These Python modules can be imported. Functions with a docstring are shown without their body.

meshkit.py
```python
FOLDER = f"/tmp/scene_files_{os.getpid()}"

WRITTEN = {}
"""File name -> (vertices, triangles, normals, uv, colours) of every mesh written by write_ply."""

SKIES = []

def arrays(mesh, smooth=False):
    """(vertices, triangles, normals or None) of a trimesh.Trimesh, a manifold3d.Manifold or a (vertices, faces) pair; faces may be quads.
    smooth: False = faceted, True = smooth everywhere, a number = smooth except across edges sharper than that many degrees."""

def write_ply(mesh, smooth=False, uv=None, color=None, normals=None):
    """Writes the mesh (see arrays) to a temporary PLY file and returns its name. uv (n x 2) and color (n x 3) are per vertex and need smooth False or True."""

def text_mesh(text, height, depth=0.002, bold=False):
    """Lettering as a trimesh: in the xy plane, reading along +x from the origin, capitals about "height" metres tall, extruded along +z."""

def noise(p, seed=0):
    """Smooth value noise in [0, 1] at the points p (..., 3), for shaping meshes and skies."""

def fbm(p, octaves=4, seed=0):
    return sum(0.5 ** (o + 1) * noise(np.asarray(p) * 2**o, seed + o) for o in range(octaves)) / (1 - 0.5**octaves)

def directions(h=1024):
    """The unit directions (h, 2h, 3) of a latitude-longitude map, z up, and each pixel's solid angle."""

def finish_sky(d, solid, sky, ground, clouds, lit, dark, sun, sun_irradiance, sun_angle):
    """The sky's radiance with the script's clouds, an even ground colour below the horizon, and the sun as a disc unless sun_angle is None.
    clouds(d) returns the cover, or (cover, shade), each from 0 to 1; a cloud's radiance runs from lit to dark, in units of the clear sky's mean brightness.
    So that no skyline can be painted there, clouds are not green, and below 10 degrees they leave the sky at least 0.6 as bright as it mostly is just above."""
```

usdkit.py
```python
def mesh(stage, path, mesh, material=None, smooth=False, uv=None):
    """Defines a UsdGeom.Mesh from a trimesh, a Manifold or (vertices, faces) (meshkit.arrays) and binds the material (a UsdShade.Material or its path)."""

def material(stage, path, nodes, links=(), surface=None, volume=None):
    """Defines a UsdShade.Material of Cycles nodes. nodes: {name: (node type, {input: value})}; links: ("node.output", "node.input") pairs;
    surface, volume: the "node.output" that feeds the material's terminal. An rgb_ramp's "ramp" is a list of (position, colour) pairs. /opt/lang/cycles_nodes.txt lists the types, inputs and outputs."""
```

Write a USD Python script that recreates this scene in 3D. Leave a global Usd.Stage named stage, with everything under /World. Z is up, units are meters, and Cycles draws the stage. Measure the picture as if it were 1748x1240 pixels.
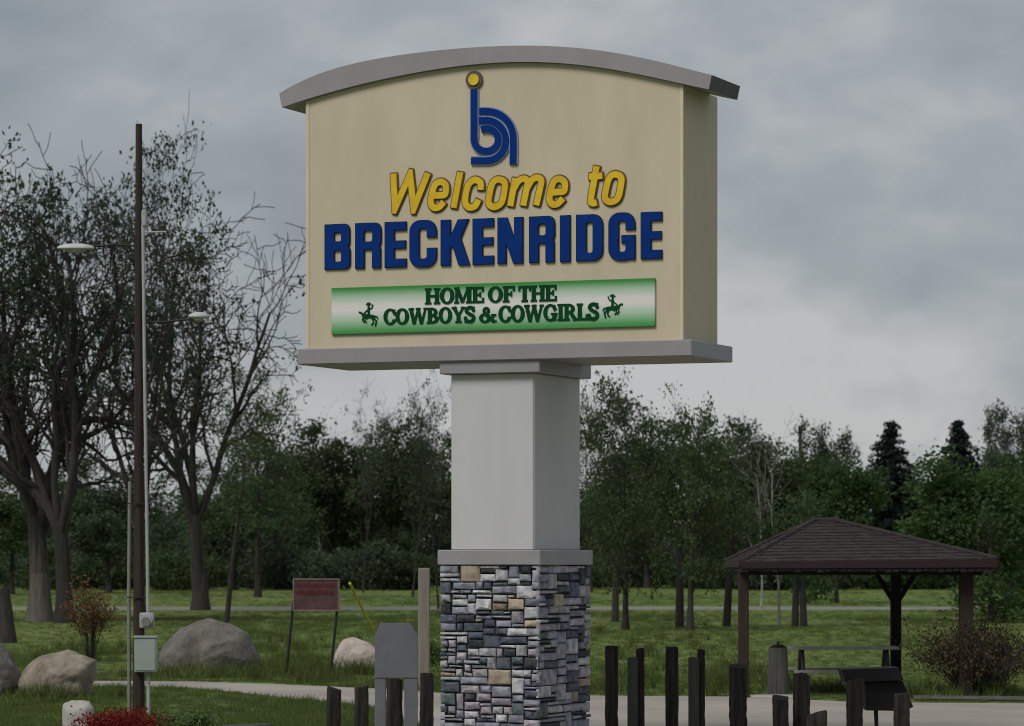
import math, random
import numpy as np, trimesh, usdkit, meshkit
from pxr import Usd, UsdGeom, UsdLux, UsdShade, Gf, Sdf, Vt
from shapely.geometry import Polygon, LineString, Point, box as sbox
from shapely.ops import unary_union
from shapely import affinity

# ------------------------------------------------------------------ camera, sky, sun
stage = Usd.Stage.CreateInMemory()
UsdGeom.SetStageUpAxis(stage, 'Z'); UsdGeom.SetStageMetersPerUnit(stage, 1.0)
UsdGeom.Xform.Define(stage, '/World'); UsdGeom.Scope.Define(stage, '/World/Looks')
FPX, CX, HY, EYE, IMW = 6000.0, 874.0, 950.0, 2.5, 1748.0      # focal length in photograph pixels, horizon row, eye height
cam = UsdGeom.Camera.Define(stage, '/World/camera')
cam.AddTranslateOp().Set(Gf.Vec3d(0, 0, EYE)); cam.AddRotateXOp().Set(90.0)
cam.CreateHorizontalApertureAttr(36.0); cam.CreateFocalLengthAttr(FPX / IMW * 36.0)
cam.CreateVerticalApertureOffsetAttr((HY - 620.0) / IMW * 36.0)
cam.CreateClippingRangeAttr(Gf.Vec2f(0.5, 20000.0)); cam.CreateExposureAttr(0.0); cam.CreateFStopAttr(3.8); cam.CreateFocusDistanceAttr(45.0)

SUN = np.array([-0.44, -0.54, 0.78]); SUN /= np.linalg.norm(SUN)
SUN_EL, SUN_ROT = math.asin(SUN[2]), math.atan2(SUN[0], SUN[1])
M = {}
def material(name, nodes, links, surface='p.BSDF', volume=None):
    M[name] = usdkit.material(stage, '/World/Looks/' + name, nodes, links, surface, volume); return M[name]
material('overcast_sky', {
    's': ('sky_texture', {'sky_type': 'single_scattering', 'sun_disc': False, 'sun_elevation': SUN_EL, 'sun_rotation': SUN_ROT, 'sun_intensity': 1.0}),
    'tc': ('texture_coordinate', {}),
    'mp': ('mapping', {'scale': (4.0, 4.0, 7.0), 'location': (0.35, 0.1, 0.3)}),
    'n1': ('noise_texture', {'scale': 2.1, 'detail': 4.0, 'roughness': 0.45, 'distortion': 0.25}),
    'n2': ('noise_texture', {'scale': 7.5, 'detail': 4.0, 'roughness': 0.5, 'distortion': 0.2}),
    'sx': ('separate_xyz', {}),
    'gr': ('map_range', {'from_min': 0.0, 'from_max': 0.30, 'to_min': 0.065, 'to_max': -0.03, 'clamp': True}),
    'ma': ('math', {'math_type': 'multiply_add', 'value2': 0.28}),
    'mb': ('math', {'math_type': 'multiply_add', 'value2': 0.68}),
    'r': ('rgb_ramp', {'ramp': [(0.30, (2.2, 2.58, 2.9)), (0.42, (2.8, 3.13, 3.42)), (0.52, (3.55, 3.82, 4.03)), (0.64, (4.95, 5.05, 5.12))]}),
    'wv': ('vector_math', {'math_type': 'multiply_add', 'vector2': (0.03, 0.03, 0.02)}),
    'ds': ('vector_math', {'math_type': 'distance', 'vector2': (0.1275 + 0.015, 0.991 + 0.015, 0.045 + 0.010)}),
    'pr': ('map_range', {'from_min': 0.004, 'from_max': 0.032, 'to_min': 0.12, 'to_max': 0.0, 'clamp': True}),
    'pa': ('math', {'math_type': 'add'}),
    'mx': ('mix', {'fac': 0.94}),
    'b': ('background_shader', {'strength': 0.10})},
    [('tc.generated', 'mp.vector'), ('mp.vector', 'n1.vector'), ('mp.vector', 'n2.vector'), ('tc.generated', 'sx.vector'), ('sx.z', 'gr.value'), ('n2.fac', 'ma.value1'), ('gr.result', 'ma.value3'), ('n1.fac', 'mb.value1'), ('ma.value', 'mb.value3'),
     ('n2.color', 'wv.vector1'), ('tc.generated', 'wv.vector3'), ('wv.vector', 'ds.vector1'), ('ds.value', 'pr.value'), ('mb.value', 'pa.value1'), ('pr.result', 'pa.value2'), ('pa.value', 'r.fac'), ('s.color', 'mx.color1'), ('r.color', 'mx.color2'), ('mx.color', 'b.color')], 'b.background')
dome = UsdLux.DomeLight.Define(stage, '/World/sky')
UsdShade.MaterialBindingAPI.Apply(dome.GetPrim()).Bind(M['overcast_sky'])
dome.GetPrim().SetCustomDataByKey('kind', 'structure')
sun = UsdLux.DistantLight.Define(stage, '/World/sun')
sun.CreateIntensityAttr(0.62); sun.CreateAngleAttr(25.0); sun.CreateColorAttr(Gf.Vec3f(1.0, 0.96, 0.90)); sun.CreateNormalizeAttr(True)
_q = Gf.Rotation(Gf.Vec3d(0, 0, 1), Gf.Vec3d(*map(float, SUN)))
sun.AddTransformOp().Set(Gf.Matrix4d().SetRotate(_q))

# ------------------------------------------------------------------ helpers
def ground(px, py):                       # where the ground lies under a point of the picture
    Y = FPX * EYE / (py - HY); return np.array([(px - CX) * Y / FPX, Y, 0.0])
def at(px, py, Y): return np.array([(px - CX) * Y / FPX, Y, EYE - (py - HY) * Y / FPX])
def zz(py, Y): return EYE - (py - HY) * Y / FPX
def ww(n, Y): return n * Y / FPX
_names = {}
def numbered(path):
    if path not in _names: _names[path] = 0; return path
    _names[path] += 1; return f'{path}_{_names[path]:03d}'
def pathof(p): return '/World' if p is None else str(p.GetPath())
def keys(prim, label=None, cat=None, group=None, kind=None):
    for k, v in (('label', label), ('category', cat), ('group', group), ('kind', kind)):
        if v: prim.SetCustomDataByKey(k, v)
    return prim
def obj(name, mesh, mat, parent=None, smooth=False, loc=None, label=None, cat=None, group=None, kind=None):
    m = usdkit.mesh(stage, numbered(pathof(parent) + '/' + name), mesh, M[mat] if isinstance(mat, str) else mat, smooth)
    if loc is not None: m.AddTranslateOp().Set(Gf.Vec3d(*map(float, loc)))
    return keys(m.GetPrim(), label, cat, group, kind)
def thing(name, label, cat, loc=(0, 0, 0), rotz=0.0, scale=None, group=None, kind=None, tilt=None):
    x = UsdGeom.Xform.Define(stage, numbered('/World/' + name))
    x.AddTranslateOp().Set(Gf.Vec3d(*map(float, loc))); x.AddRotateZOp().Set(float(rotz))
    if tilt: x.AddRotateYOp().Set(float(tilt))
    if scale is not None: x.AddScaleOp().Set(Gf.Vec3f(*(map(float, scale) if np.ndim(scale) else [float(scale)] * 3)))
    return keys(x.GetPrim(), label, cat, group, kind)
def sub(name, parent):
    return UsdGeom.Xform.Define(stage, numbered(pathof(parent) + '/' + name)).GetPrim()
def dup(first, name, label, cat, loc, rotz=0.0, scale=1.0, group=None):
    x = UsdGeom.Xform.Define(stage, numbered('/World/' + name)); p = x.GetPrim()
    p.GetReferences().AddInternalReference(first.GetPath())
    x.ClearXformOpOrder()
    def op(kind, val, prec=UsdGeom.XformOp.PrecisionDouble):
        return val
    x.MakeMatrixXform().Set(Gf.Matrix4d().SetScale(Gf.Vec3d(*(scale if np.ndim(scale) else [scale] * 3))) * Gf.Matrix4d().SetRotate(Gf.Rotation(Gf.Vec3d(0, 0, 1), rotz)) * Gf.Matrix4d().SetTranslate(Gf.Vec3d(*map(float, loc))))
    p.SetInstanceable(True)
    return keys(p, label, cat, group)
cat_ = trimesh.util.concatenate
def bx(x0, y0, z0, x1, y1, z1):
    b = trimesh.creation.box([abs(x1 - x0), abs(y1 - y0), abs(z1 - z0)]); b.apply_translation([(x0 + x1) / 2, (y0 + y1) / 2, (z0 + z1) / 2]); return b
def cbx(x0, y0, z0, x1, y1, z1, c=0.01):    # box with chamfered edges
    import manifold3d
    a = np.array([min(x0, x1), min(y0, y1), min(z0, z1)]); b = np.array([max(x0, x1), max(y0, y1), max(z0, z1)])
    c = min(c, 0.45 * (b - a).min()); pts = []
    for i in range(8):
        s = np.array([(i >> k) & 1 for k in range(3)]); p = np.where(s, b, a); q = np.where(s, -c, c)
        for k in range(3):
            t = p + q; t[k] = p[k]; pts.append(t)
    return trimesh.convex.convex_hull(np.array(pts))
def tube(pts, rad, k=6, cap=True):
    pts = np.asarray(pts, float); n = len(pts); rad = np.full(n, rad) if np.ndim(rad) == 0 else np.asarray(rad)
    d = np.gradient(pts, axis=0); d /= np.linalg.norm(d, axis=1, keepdims=True) + 1e-12
    ref = np.array([0.31, 0.87, 0.05]) if abs(d[:, 2]).mean() > 0.5 else np.array([0, 0, 1.0])
    a = np.cross(d, ref); a /= np.linalg.norm(a, axis=1, keepdims=True) + 1e-12; b = np.cross(d, a)
    th = np.arange(k) / k * 2 * np.pi
    v = pts[:, None] + rad[:, None, None] * (np.cos(th)[None, :, None] * a[:, None] + np.sin(th)[None, :, None] * b[:, None])
    v = v.reshape(-1, 3); i = np.arange(n - 1)[:, None] * k; j = np.arange(k)[None]; j2 = (j + 1) % k
    f = np.concatenate([np.stack([i + j, i + k + j, i + k + j2], -1).reshape(-1, 3), np.stack([i + j, i + k + j2, i + j2], -1).reshape(-1, 3)])
    if cap:
        v = np.vstack([v, pts[:1], pts[-1:]]); c0, c1 = n * k, n * k + 1
        jj = np.arange(k); f = np.vstack([f, np.stack([jj, (jj + 1) % k, np.full(k, c0)], -1), np.stack([(n - 1) * k + (jj + 1) % k, (n - 1) * k + jj, np.full(k, c1)], -1)])
    return v, f[:, ::-1]
def merge(parts):
    V, F, o = [], [], 0
    for v, f in parts: V.append(v); F.append(f + o); o += len(v)
    return np.vstack(V), np.vstack(F)
def tm(vf): return trimesh.Trimesh(vf[0], vf[1], process=False)
def ext(shape, depth):
    return cat_([trimesh.creation.extrude_polygon(g, depth, engine='earcut') for g in getattr(shape, 'geoms', [shape]) if g.area > 1e-7])
def prism(poly_uz, w0, w1):               # polygon in (u, z) extruded along the depth axis from w0 to w1
    m = ext(poly_uz, w1 - w0); v = np.array(m.vertices); m.vertices = np.stack([v[:, 0], w0 + v[:, 2], v[:, 1]], 1); m.invert(); return m

# ------------------------------------------------------------------ materials
def surf(name, c1, c2=None, scale=6.0, rough=0.7, bump=0.0, bscale=None, detail=5.0, stretch=(1, 1, 1), spec=0.3, lo=0.35, hi=0.65, metal=0.0, world=False, rnd=0.0, c3=None):
    c2 = c2 or tuple(x * 0.8 for x in c1)
    stops = [(lo, c1), (hi, c2)] if c3 is None else [(lo, c1), ((lo + hi) / 2, c3), (hi, c2)]
    nodes = {'tc': ('texture_coordinate', {}), 'geo': ('geometry', {}), 'mp': ('mapping', {'scale': stretch}), 'n': ('noise_texture', {'scale': scale, 'detail': detail, 'roughness': 0.6}),
             'r': ('rgb_ramp', {'ramp': stops}), 'p': ('principled_bsdf', {'roughness': rough, 'specular_ior_level': spec, 'metallic': metal})}
    links = [('geo.position' if world else 'tc.object', 'mp.vector'), ('mp.vector', 'n.vector'), ('n.fac', 'r.fac')]
    last = 'r.color'
    if rnd:
        nodes['oi'] = ('object_info', {}); nodes['mr'] = ('map_range', {'from_min': 0.0, 'from_max': 1.0, 'to_min': 1 - rnd, 'to_max': 1 + rnd}); nodes['hs'] = ('hsv', {'hue': 0.5, 'saturation': 1.0, 'fac': 1.0})
        links += [('oi.random', 'mr.value'), ('mr.result', 'hs.value'), (last, 'hs.color')]; last = 'hs.color'
    links.append((last, 'p.base_color'))
    if bump:
        nodes['nb'] = ('noise_texture', {'scale': bscale or scale * 4, 'detail': 6.0, 'roughness': 0.65}); nodes['b'] = ('bump', {'strength': 1.0, 'distance': bump})
        links += [('mp.vector', 'nb.vector'), ('nb.fac', 'b.height'), ('b.normal', 'p.normal')]
    return material(name, nodes, links)
def leafmat(name, c1, c2, c3, scale=0.5, rnd=0.2):
    return material(name, {'tc': ('texture_coordinate', {}), 'geo': ('geometry', {}), 'n': ('noise_texture', {'scale': scale, 'detail': 3.0}),
        'wn': ('math', {'math_type': 'multiply_add', 'value2': 0.5, 'value3': 0.0}), 'ad': ('math', {'math_type': 'multiply_add', 'value2': 0.5}),
        'r': ('rgb_ramp', {'ramp': [(0.30, c1), (0.5, c2), (0.70, c3)]}),
        'oi': ('object_info', {}), 'mr': ('map_range', {'from_min': 0.0, 'from_max': 1.0, 'to_min': 1 - rnd, 'to_max': 1 + rnd}), 'hs': ('hsv', {'hue': 0.5, 'saturation': 1.0, 'fac': 1.0}),
        'p': ('principled_bsdf', {'roughness': 0.62, 'specular_ior_level': 0.25}), 't': ('translucent_bsdf', {}), 'm': ('mix_closure', {'fac': 0.42})},
        [('tc.object', 'n.vector'), ('n.fac', 'wn.value1'), ('geo.random_per_island', 'ad.value1'), ('wn.value', 'ad.value3'), ('ad.value', 'r.fac'), ('r.color', 'hs.color'),
         ('oi.random', 'mr.value'), ('mr.result', 'hs.value'), ('hs.color', 'p.base_color'), ('hs.color', 't.color'), ('p.BSDF', 'm.closure1'), ('t.BSDF', 'm.closure2')], 'm.closure')

surf('cream_paint', (0.505, 0.435, 0.325), (0.455, 0.39, 0.29), 1.1, 0.55, 0.002, 40, spec=0.3, stretch=(1.6, 1.6, 0.5), detail=8)
surf('cream_trim', (0.56, 0.49, 0.38), (0.53, 0.46, 0.36), 2, 0.45)
surf('grey_metal', (0.265, 0.252, 0.268), (0.235, 0.225, 0.24), 1.5, 0.42, 0.001, 40)
surf('grey_post_paint', (0.47, 0.465, 0.475), (0.41, 0.406, 0.415), 0.9, 0.5, 0.001, 40, stretch=(1, 1, 0.3))
surf('panel_paint', (0.47, 0.465, 0.475), (0.415, 0.41, 0.42), 0.9, 0.5, 0.001, 40, stretch=(1, 1, 0.3))
surf('end_cap_dark', (0.03, 0.03, 0.034), (0.05, 0.05, 0.055), 6, 0.5)
surf('letter_navy', (0.002, 0.024, 0.155), (0.003, 0.03, 0.175), 3, 0.6, spec=0.06)
surf('letter_edge_dark', (0.008, 0.008, 0.014), None, 3, 0.5)
surf('letter_yellow', (0.64, 0.44, 0.02), (0.55, 0.35, 0.014), 4, 0.4)
surf('letter_bronze', (0.10, 0.055, 0.012), (0.13, 0.075, 0.018), 6, 0.5)
surf('logo_pale_blue', (0.20, 0.25, 0.42), (0.17, 0.22, 0.38), 3, 0.45)
surf('letter_green', (0.003, 0.055, 0.017), (0.003, 0.04, 0.012), 8, 0.6, spec=0.06)
surf('dot_yellow', (0.62, 0.48, 0.03), (0.5, 0.38, 0.02), 9, 0.4)
surf('dot_rim', (0.10, 0.075, 0.075), None, 9, 0.5)
surf('mortar_dark', (0.026, 0.026, 0.029), (0.045, 0.044, 0.045), 12, 0.9)
STONES = [('pale_grey', (0.50, 0.50, 0.52), (0.19, 0.19, 0.22)), ('cool_grey', (0.31, 0.315, 0.37), (0.11, 0.115, 0.15)), ('slate', (0.12, 0.135, 0.18), (0.035, 0.042, 0.06)),
          ('charcoal', (0.06, 0.062, 0.072), (0.02, 0.02, 0.026)), ('buff', (0.40, 0.34, 0.27), (0.22, 0.175, 0.13)), ('rust', (0.26, 0.19, 0.14), (0.10, 0.075, 0.065)),
          ('lilac_grey', (0.42, 0.385, 0.42), (0.15, 0.14, 0.17)), ('green_grey', (0.13, 0.16, 0.17), (0.05, 0.065, 0.07))]
STONE_P = [.26, .22, .17, .09, .02, .01, .17, .06]
for n, a, b in STONES: surf('stone_' + n, a, b, 9, 0.8, 0.006, 30, lo=0.3, hi=0.68, rnd=0.22)
surf('old_timber', (0.009, 0.0075, 0.007), (0.042, 0.034, 0.03), 3.0, 0.88, 0.025, 14, stretch=(6, 6, 0.5), rnd=0.3)
surf('grey_timber', (0.055, 0.052, 0.05), (0.09, 0.085, 0.08), 3.0, 0.85, 0.008, 14, stretch=(6, 6, 0.5))
surf('black_timber', (0.010, 0.0085, 0.009), (0.02, 0.017, 0.016), 3.0, 0.8, 0.006, 14)
surf('pole_wood', (0.02, 0.014, 0.012), (0.045, 0.032, 0.026), 2.5, 0.85, 0.008, 12, stretch=(8, 8, 0.25))
surf('galvanised', (0.36, 0.36, 0.37), (0.30, 0.30, 0.31), 4, 0.45, spec=0.4)
surf('dull_conduit', (0.15, 0.145, 0.14), (0.20, 0.195, 0.19), 4, 0.6)
surf('box_grey_green', (0.30, 0.335, 0.325), (0.26, 0.29, 0.28), 4, 0.5)
surf('lamp_shell', (0.46, 0.48, 0.46), (0.38, 0.40, 0.38), 6, 0.5)
surf('lamp_lens', (0.30, 0.32, 0.30), None, 6, 0.2)
surf('dark_iron', (0.014, 0.014, 0.013), (0.022, 0.02, 0.018), 6, 0.6)
surf('board_red', (0.085, 0.05, 0.05), (0.06, 0.03, 0.032), 5, 0.6)
surf('board_pink', (0.19, 0.145, 0.14), (0.15, 0.11, 0.105), 5, 0.6)
surf('board_print', (0.085, 0.012, 0.014), None, 5, 0.6)
surf('yellow_plastic', (0.52, 0.40, 0.03), (0.42, 0.32, 0.02), 5, 0.45)
surf('wire_steel', (0.09, 0.09, 0.09), None, 5, 0.5)
surf('panel_grey', (0.125, 0.13, 0.155), (0.15, 0.155, 0.18), 3, 0.55)
surf('pale_post_wood', (0.17, 0.15, 0.125), (0.22, 0.195, 0.165), 3, 0.8, 0.006, 14, stretch=(6, 6, 0.5))
surf('boulder_grey', (0.19, 0.175, 0.155), (0.075, 0.07, 0.064), 2.2, 0.92, 0.06, 7, lo=0.3, hi=0.7, detail=10)
surf('boulder_buff', (0.33, 0.285, 0.23), (0.12, 0.10, 0.08), 3.0, 0.92, 0.05, 8, lo=0.3, hi=0.68, detail=10)
surf('boulder_white', (0.46, 0.41, 0.37), (0.30, 0.25, 0.22), 3.0, 0.9, 0.03, 8)
surf('pale_concrete', (0.37, 0.36, 0.33), (0.29, 0.28, 0.255), 4, 0.85, 0.006, 30)
surf('path_concrete', (0.34, 0.305, 0.27), (0.26, 0.235, 0.21), 0.35, 0.9, 0.004, 30, world=True, detail=8)
surf('road_far', (0.20, 0.195, 0.165), (0.15, 0.15, 0.125), 0.2, 0.9, world=True)
surf('roof_shingle', (0.022, 0.018, 0.018), (0.042, 0.033, 0.032), 5.0, 0.9, 0.02, 22, stretch=(1, 1, 2))
surf('fascia_red', (0.024, 0.011, 0.0105), (0.016, 0.009, 0.009), 3, 0.7, 0.004)
surf('post_red_wood', (0.034, 0.021, 0.015), (0.022, 0.015, 0.012), 3, 0.8, 0.006, 14, stretch=(6, 6, 0.5))
surf('white_plank', (0.50, 0.50, 0.43), (0.40, 0.40, 0.34), 3, 0.7)
surf('barrel_wood', (0.085, 0.083, 0.08), (0.125, 0.12, 0.115), 3.0, 0.85, 0.006, 14, stretch=(5, 5, 0.6))
surf('bark_dark', (0.024, 0.021, 0.02), (0.046, 0.04, 0.036), 3.0, 0.95, 0.03, 9, stretch=(3, 3, 0.5), rnd=0.2)
surf('bark_grey', (0.11, 0.10, 0.088), (0.06, 0.054, 0.048), 2.0, 0.95, 0.04, 7, stretch=(4, 4, 0.4))
material('bark_peeled', {'tc': ('texture_coordinate', {}), 'sx': ('separate_xyz', {}), 'mp': ('mapping', {'scale': (4, 4, .4)}), 'n': ('noise_texture', {'scale': 2.0, 'detail': 6.0}),
    'z': ('math', {'math_type': 'multiply_add', 'value2': 0.16}), 'r': ('rgb_ramp', {'ramp': [(0.45, (0.115, 0.105, 0.092)), (0.75, (0.075, 0.067, 0.06)), (1.0, (0.03, 0.026, 0.023))]}),
    'b': ('bump', {'strength': 1.0, 'distance': 0.05}), 'p': ('principled_bsdf', {'roughness': 0.95, 'specular_ior_level': 0.2})},
    [('tc.object', 'sx.vector'), ('tc.object', 'mp.vector'), ('mp.vector', 'n.vector'), ('sx.z', 'z.value1'), ('n.fac', 'z.value3'), ('z.value', 'r.fac'), ('r.color', 'p.base_color'), ('n.fac', 'b.height'), ('b.normal', 'p.normal')])
surf('bark_pale', (0.30, 0.29, 0.27), (0.16, 0.155, 0.145), 2.0, 0.9, 0.01, 7, stretch=(2, 2, 1.5))
leafmat('leaf_elm', (0.036, 0.06, 0.03), (0.072, 0.112, 0.052), (0.135, 0.17, 0.075), 0.5)
leafmat('leaf_olive', (0.04, 0.045, 0.018), (0.065, 0.072, 0.028), (0.11, 0.10, 0.045), 0.5)
leafmat('leaf_dark', (0.055, 0.082, 0.045), (0.11, 0.155, 0.078), (0.19, 0.24, 0.12), 0.45)
leafmat('leaf_mid', (0.05, 0.08, 0.03), (0.11, 0.165, 0.06), (0.20, 0.25, 0.105), 0.45)
leafmat('leaf_bright', (0.05, 0.098, 0.026), (0.095, 0.17, 0.046), (0.16, 0.24, 0.08), 0.45)
leafmat('needle_blue', (0.014, 0.026, 0.022), (0.026, 0.044, 0.038), (0.05, 0.07, 0.064), 0.6)
leafmat('leaf_russet', (0.13, 0.095, 0.05), (0.18, 0.145, 0.072), (0.20, 0.19, 0.085), 1.2)
leafmat('leaf_orange', (0.15, 0.085, 0.035), (0.19, 0.125, 0.045), (0.20, 0.17, 0.06), 1.2)
leafmat('leaf_pale', (0.10, 0.15, 0.05), (0.15, 0.20, 0.08), (0.22, 0.27, 0.11), 2.0)
leafmat('grass_blade', (0.085, 0.12, 0.03), (0.15, 0.19, 0.052), (0.25, 0.255, 0.10), 0.3, 0.3)
leafmat('weed_blade', (0.07, 0.095, 0.022), (0.135, 0.15, 0.042), (0.22, 0.21, 0.08), 0.8, 0.3)
leafmat('petal_red', (0.19, 0.016, 0.012), (0.28, 0.028, 0.018), (0.34, 0.07, 0.03), 4.0, 0.1)
material('turf', {'geo': ('geometry', {}), 'n': ('noise_texture', {'scale': 0.09, 'detail': 6.0, 'roughness': 0.65}), 'n2': ('noise_texture', {'scale': 2.5, 'detail': 6.0, 'roughness': 0.7}),
    'a': ('math', {'math_type': 'multiply_add', 'value2': 0.55, 'value3': 0.0}), 'b': ('math', {'math_type': 'multiply_add', 'value2': 0.45}),
    'r': ('rgb_ramp', {'ramp': [(0.34, (0.06, 0.092, 0.024)), (0.5, (0.105, 0.145, 0.038)), (0.62, (0.15, 0.175, 0.055)), (0.72, (0.20, 0.19, 0.085))]}),
    'bm': ('bump', {'strength': 0.8, 'distance': 0.05}), 'p': ('principled_bsdf', {'roughness': 0.95, 'specular_ior_level': 0.1})},
    [('geo.position', 'n.vector'), ('geo.position', 'n2.vector'), ('n.fac', 'a.value1'), ('n2.fac', 'b.value1'), ('a.value', 'b.value3'), ('b.value', 'r.fac'), ('r.color', 'p.base_color'), ('n2.fac', 'bm.height'), ('bm.normal', 'p.normal')])
material('banner_print', {'tc': ('texture_coordinate', {}), 'sx': ('separate_xyz', {}), 'mr': ('map_range', {'from_min': 0.0, 'from_max': 0.62, 'to_min': 0.0, 'to_max': 1.0}),
    'r': ('rgb_ramp', {'ramp': [(0.0, (0.03, 0.19, 0.04)), (0.10, (0.08, 0.30, 0.10)), (0.30, (0.36, 0.50, 0.38)), (0.5, (0.64, 0.62, 0.62)), (0.62, (0.62, 0.61, 0.60)), (0.80, (0.33, 0.47, 0.34)), (0.95, (0.04, 0.23, 0.05)), (1.0, (0.025, 0.18, 0.035))]}),
    'p': ('principled_bsdf', {'roughness': 0.4})},
    [('tc.object', 'sx.vector'), ('sx.z', 'mr.value'), ('mr.result', 'r.fac'), ('r.color', 'p.base_color')])

# ------------------------------------------------------------------ ground, paths
def sheet(name, poly, z, mat, label):
    m = trimesh.creation.triangulate_polygon(Polygon(poly), engine='earcut')
    v = np.c_[m[0], np.full(len(m[0]), z)]; f = m[1]
    n = np.cross(v[f[:, 1]] - v[f[:, 0]], v[f[:, 2]] - v[f[:, 0]]); f = np.where(n[:, 2:3] < 0, f[:, ::-1], f)
    return obj(name, (v, f), mat, label=label, kind='structure')
sheet('ground', [(-2500, -300), (2500, -300), (2500, 4000), (-2500, 4000)], 0.0, 'turf', 'flat park lawn of rough green grass')
def gp(*pts): return [tuple(ground(*p)[:2]) for p in pts]
sheet('road', gp((-400, 1036), (300, 1036.5), (1100, 1036), (2100, 1036), (2100, 1041.5), (1100, 1041.5), (300, 1042), (-400, 1042)), 0.004, 'road_far', 'pale park road crossing the lawn behind the trees')
sheet('path', gp((150, 1163), (330, 1164), (480, 1169), (640, 1176), (760, 1184), (1000, 1188), (1250, 1190), (1480, 1200), (1900, 1202), (2000, 1300), (2000, 1420), (700, 1420), (740, 1245), (640, 1211), (540, 1198), (420, 1184), (320, 1175), (150, 1172)), 0.006, 'path_concrete', 'pale concrete path behind the timber posts')
k0, k1 = ground(1560, 1196), ground(1900, 1199)
obj('kerb', tm((lambda a, b: tube(np.array([a, b]), 0.06, 4))(k0 + [0, 0, .03], k1 + [0, 0, .03])), 'grey_timber', label='low pale concrete kerb along the path', kind='structure')

# ------------------------------------------------------------------ the welcome sign
RAT, YR = 1.044, 44.0
Pr = np.array([(1167 - CX) * YR / FPX, YR]); Pl = np.array([(522 - CX) * YR * RAT / FPX, YR * RAT])
U = Pr - Pl; FW = np.linalg.norm(U); U /= FW; Wd = np.array([-U[1], U[0]])          # along the face; away from the camera
def uof(px, w, O=Pl):                      # where along the face direction a picture column lies, on the plane w behind the face
    k = (px - CX) / FPX; p = O + w * Wd       # p + u*U : x = k*y
    return (k * p[1] - p[0]) / (U[0] - k * U[1])
def face(px, py, w=0.0):
    u = uof(px, w); y = (Pl + u * U + w * Wd)[1]; return np.array([u, zz(py, y)])
def depth_of(px, u, w0):                     # how deep a side face must be for its far edge to stand at column px
    k = (px - CX) / FPX; p = Pl + u * U + w0 * Wd; return (k * p[1] - p[0]) / (Wd[0] - k * Wd[1])
DEP = depth_of(1229, FW, 0)
pe = 0.02
for _ in range(20):
    pu0, pu1 = uof(770, pe), uof(912, pe); pd = depth_of(990, pu1, pe); pe = max(0.06, (DEP - pd) / 2)
print('sign', FW, DEP, 'post', pu1 - pu0, pd, pe, 'yaw', math.degrees(math.atan2(-U[1], U[0])))
uc, wc = (pu0 + pu1) / 2, pe + pd / 2
base = Pl + uc * U + wc * Wd
yaw = math.degrees(math.atan2(U[1], U[0]))
sign = thing('welcome_sign', 'tall cream welcome sign with arched grey roof on a stone and grey post', 'sign', (base[0], base[1], 0), yaw)
def L(u, w): return u - uc, w - wc          # face coordinates to the sign's own
def lp(poly): return affinity.translate(poly, -uc, 0)
def lprism(poly, w0, w1): return prism(lp(poly), w0 - wc, w1 - wc)
def lbx(u0, w0, z0, u1, w1, z1, c=0.008): return cbx(u0 - uc, w0 - wc, z0, u1 - uc, w1 - wc, z1, c)
zcap1, zcap0 = face(850, 939, pe)[1], face(850, 965, pe)[1]
zcol1, zcol0 = face(850, 616, pe)[1], face(850, 638, pe)[1]
so = 0.115                                   # the stone base stands proud of the grey post by this much
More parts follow.
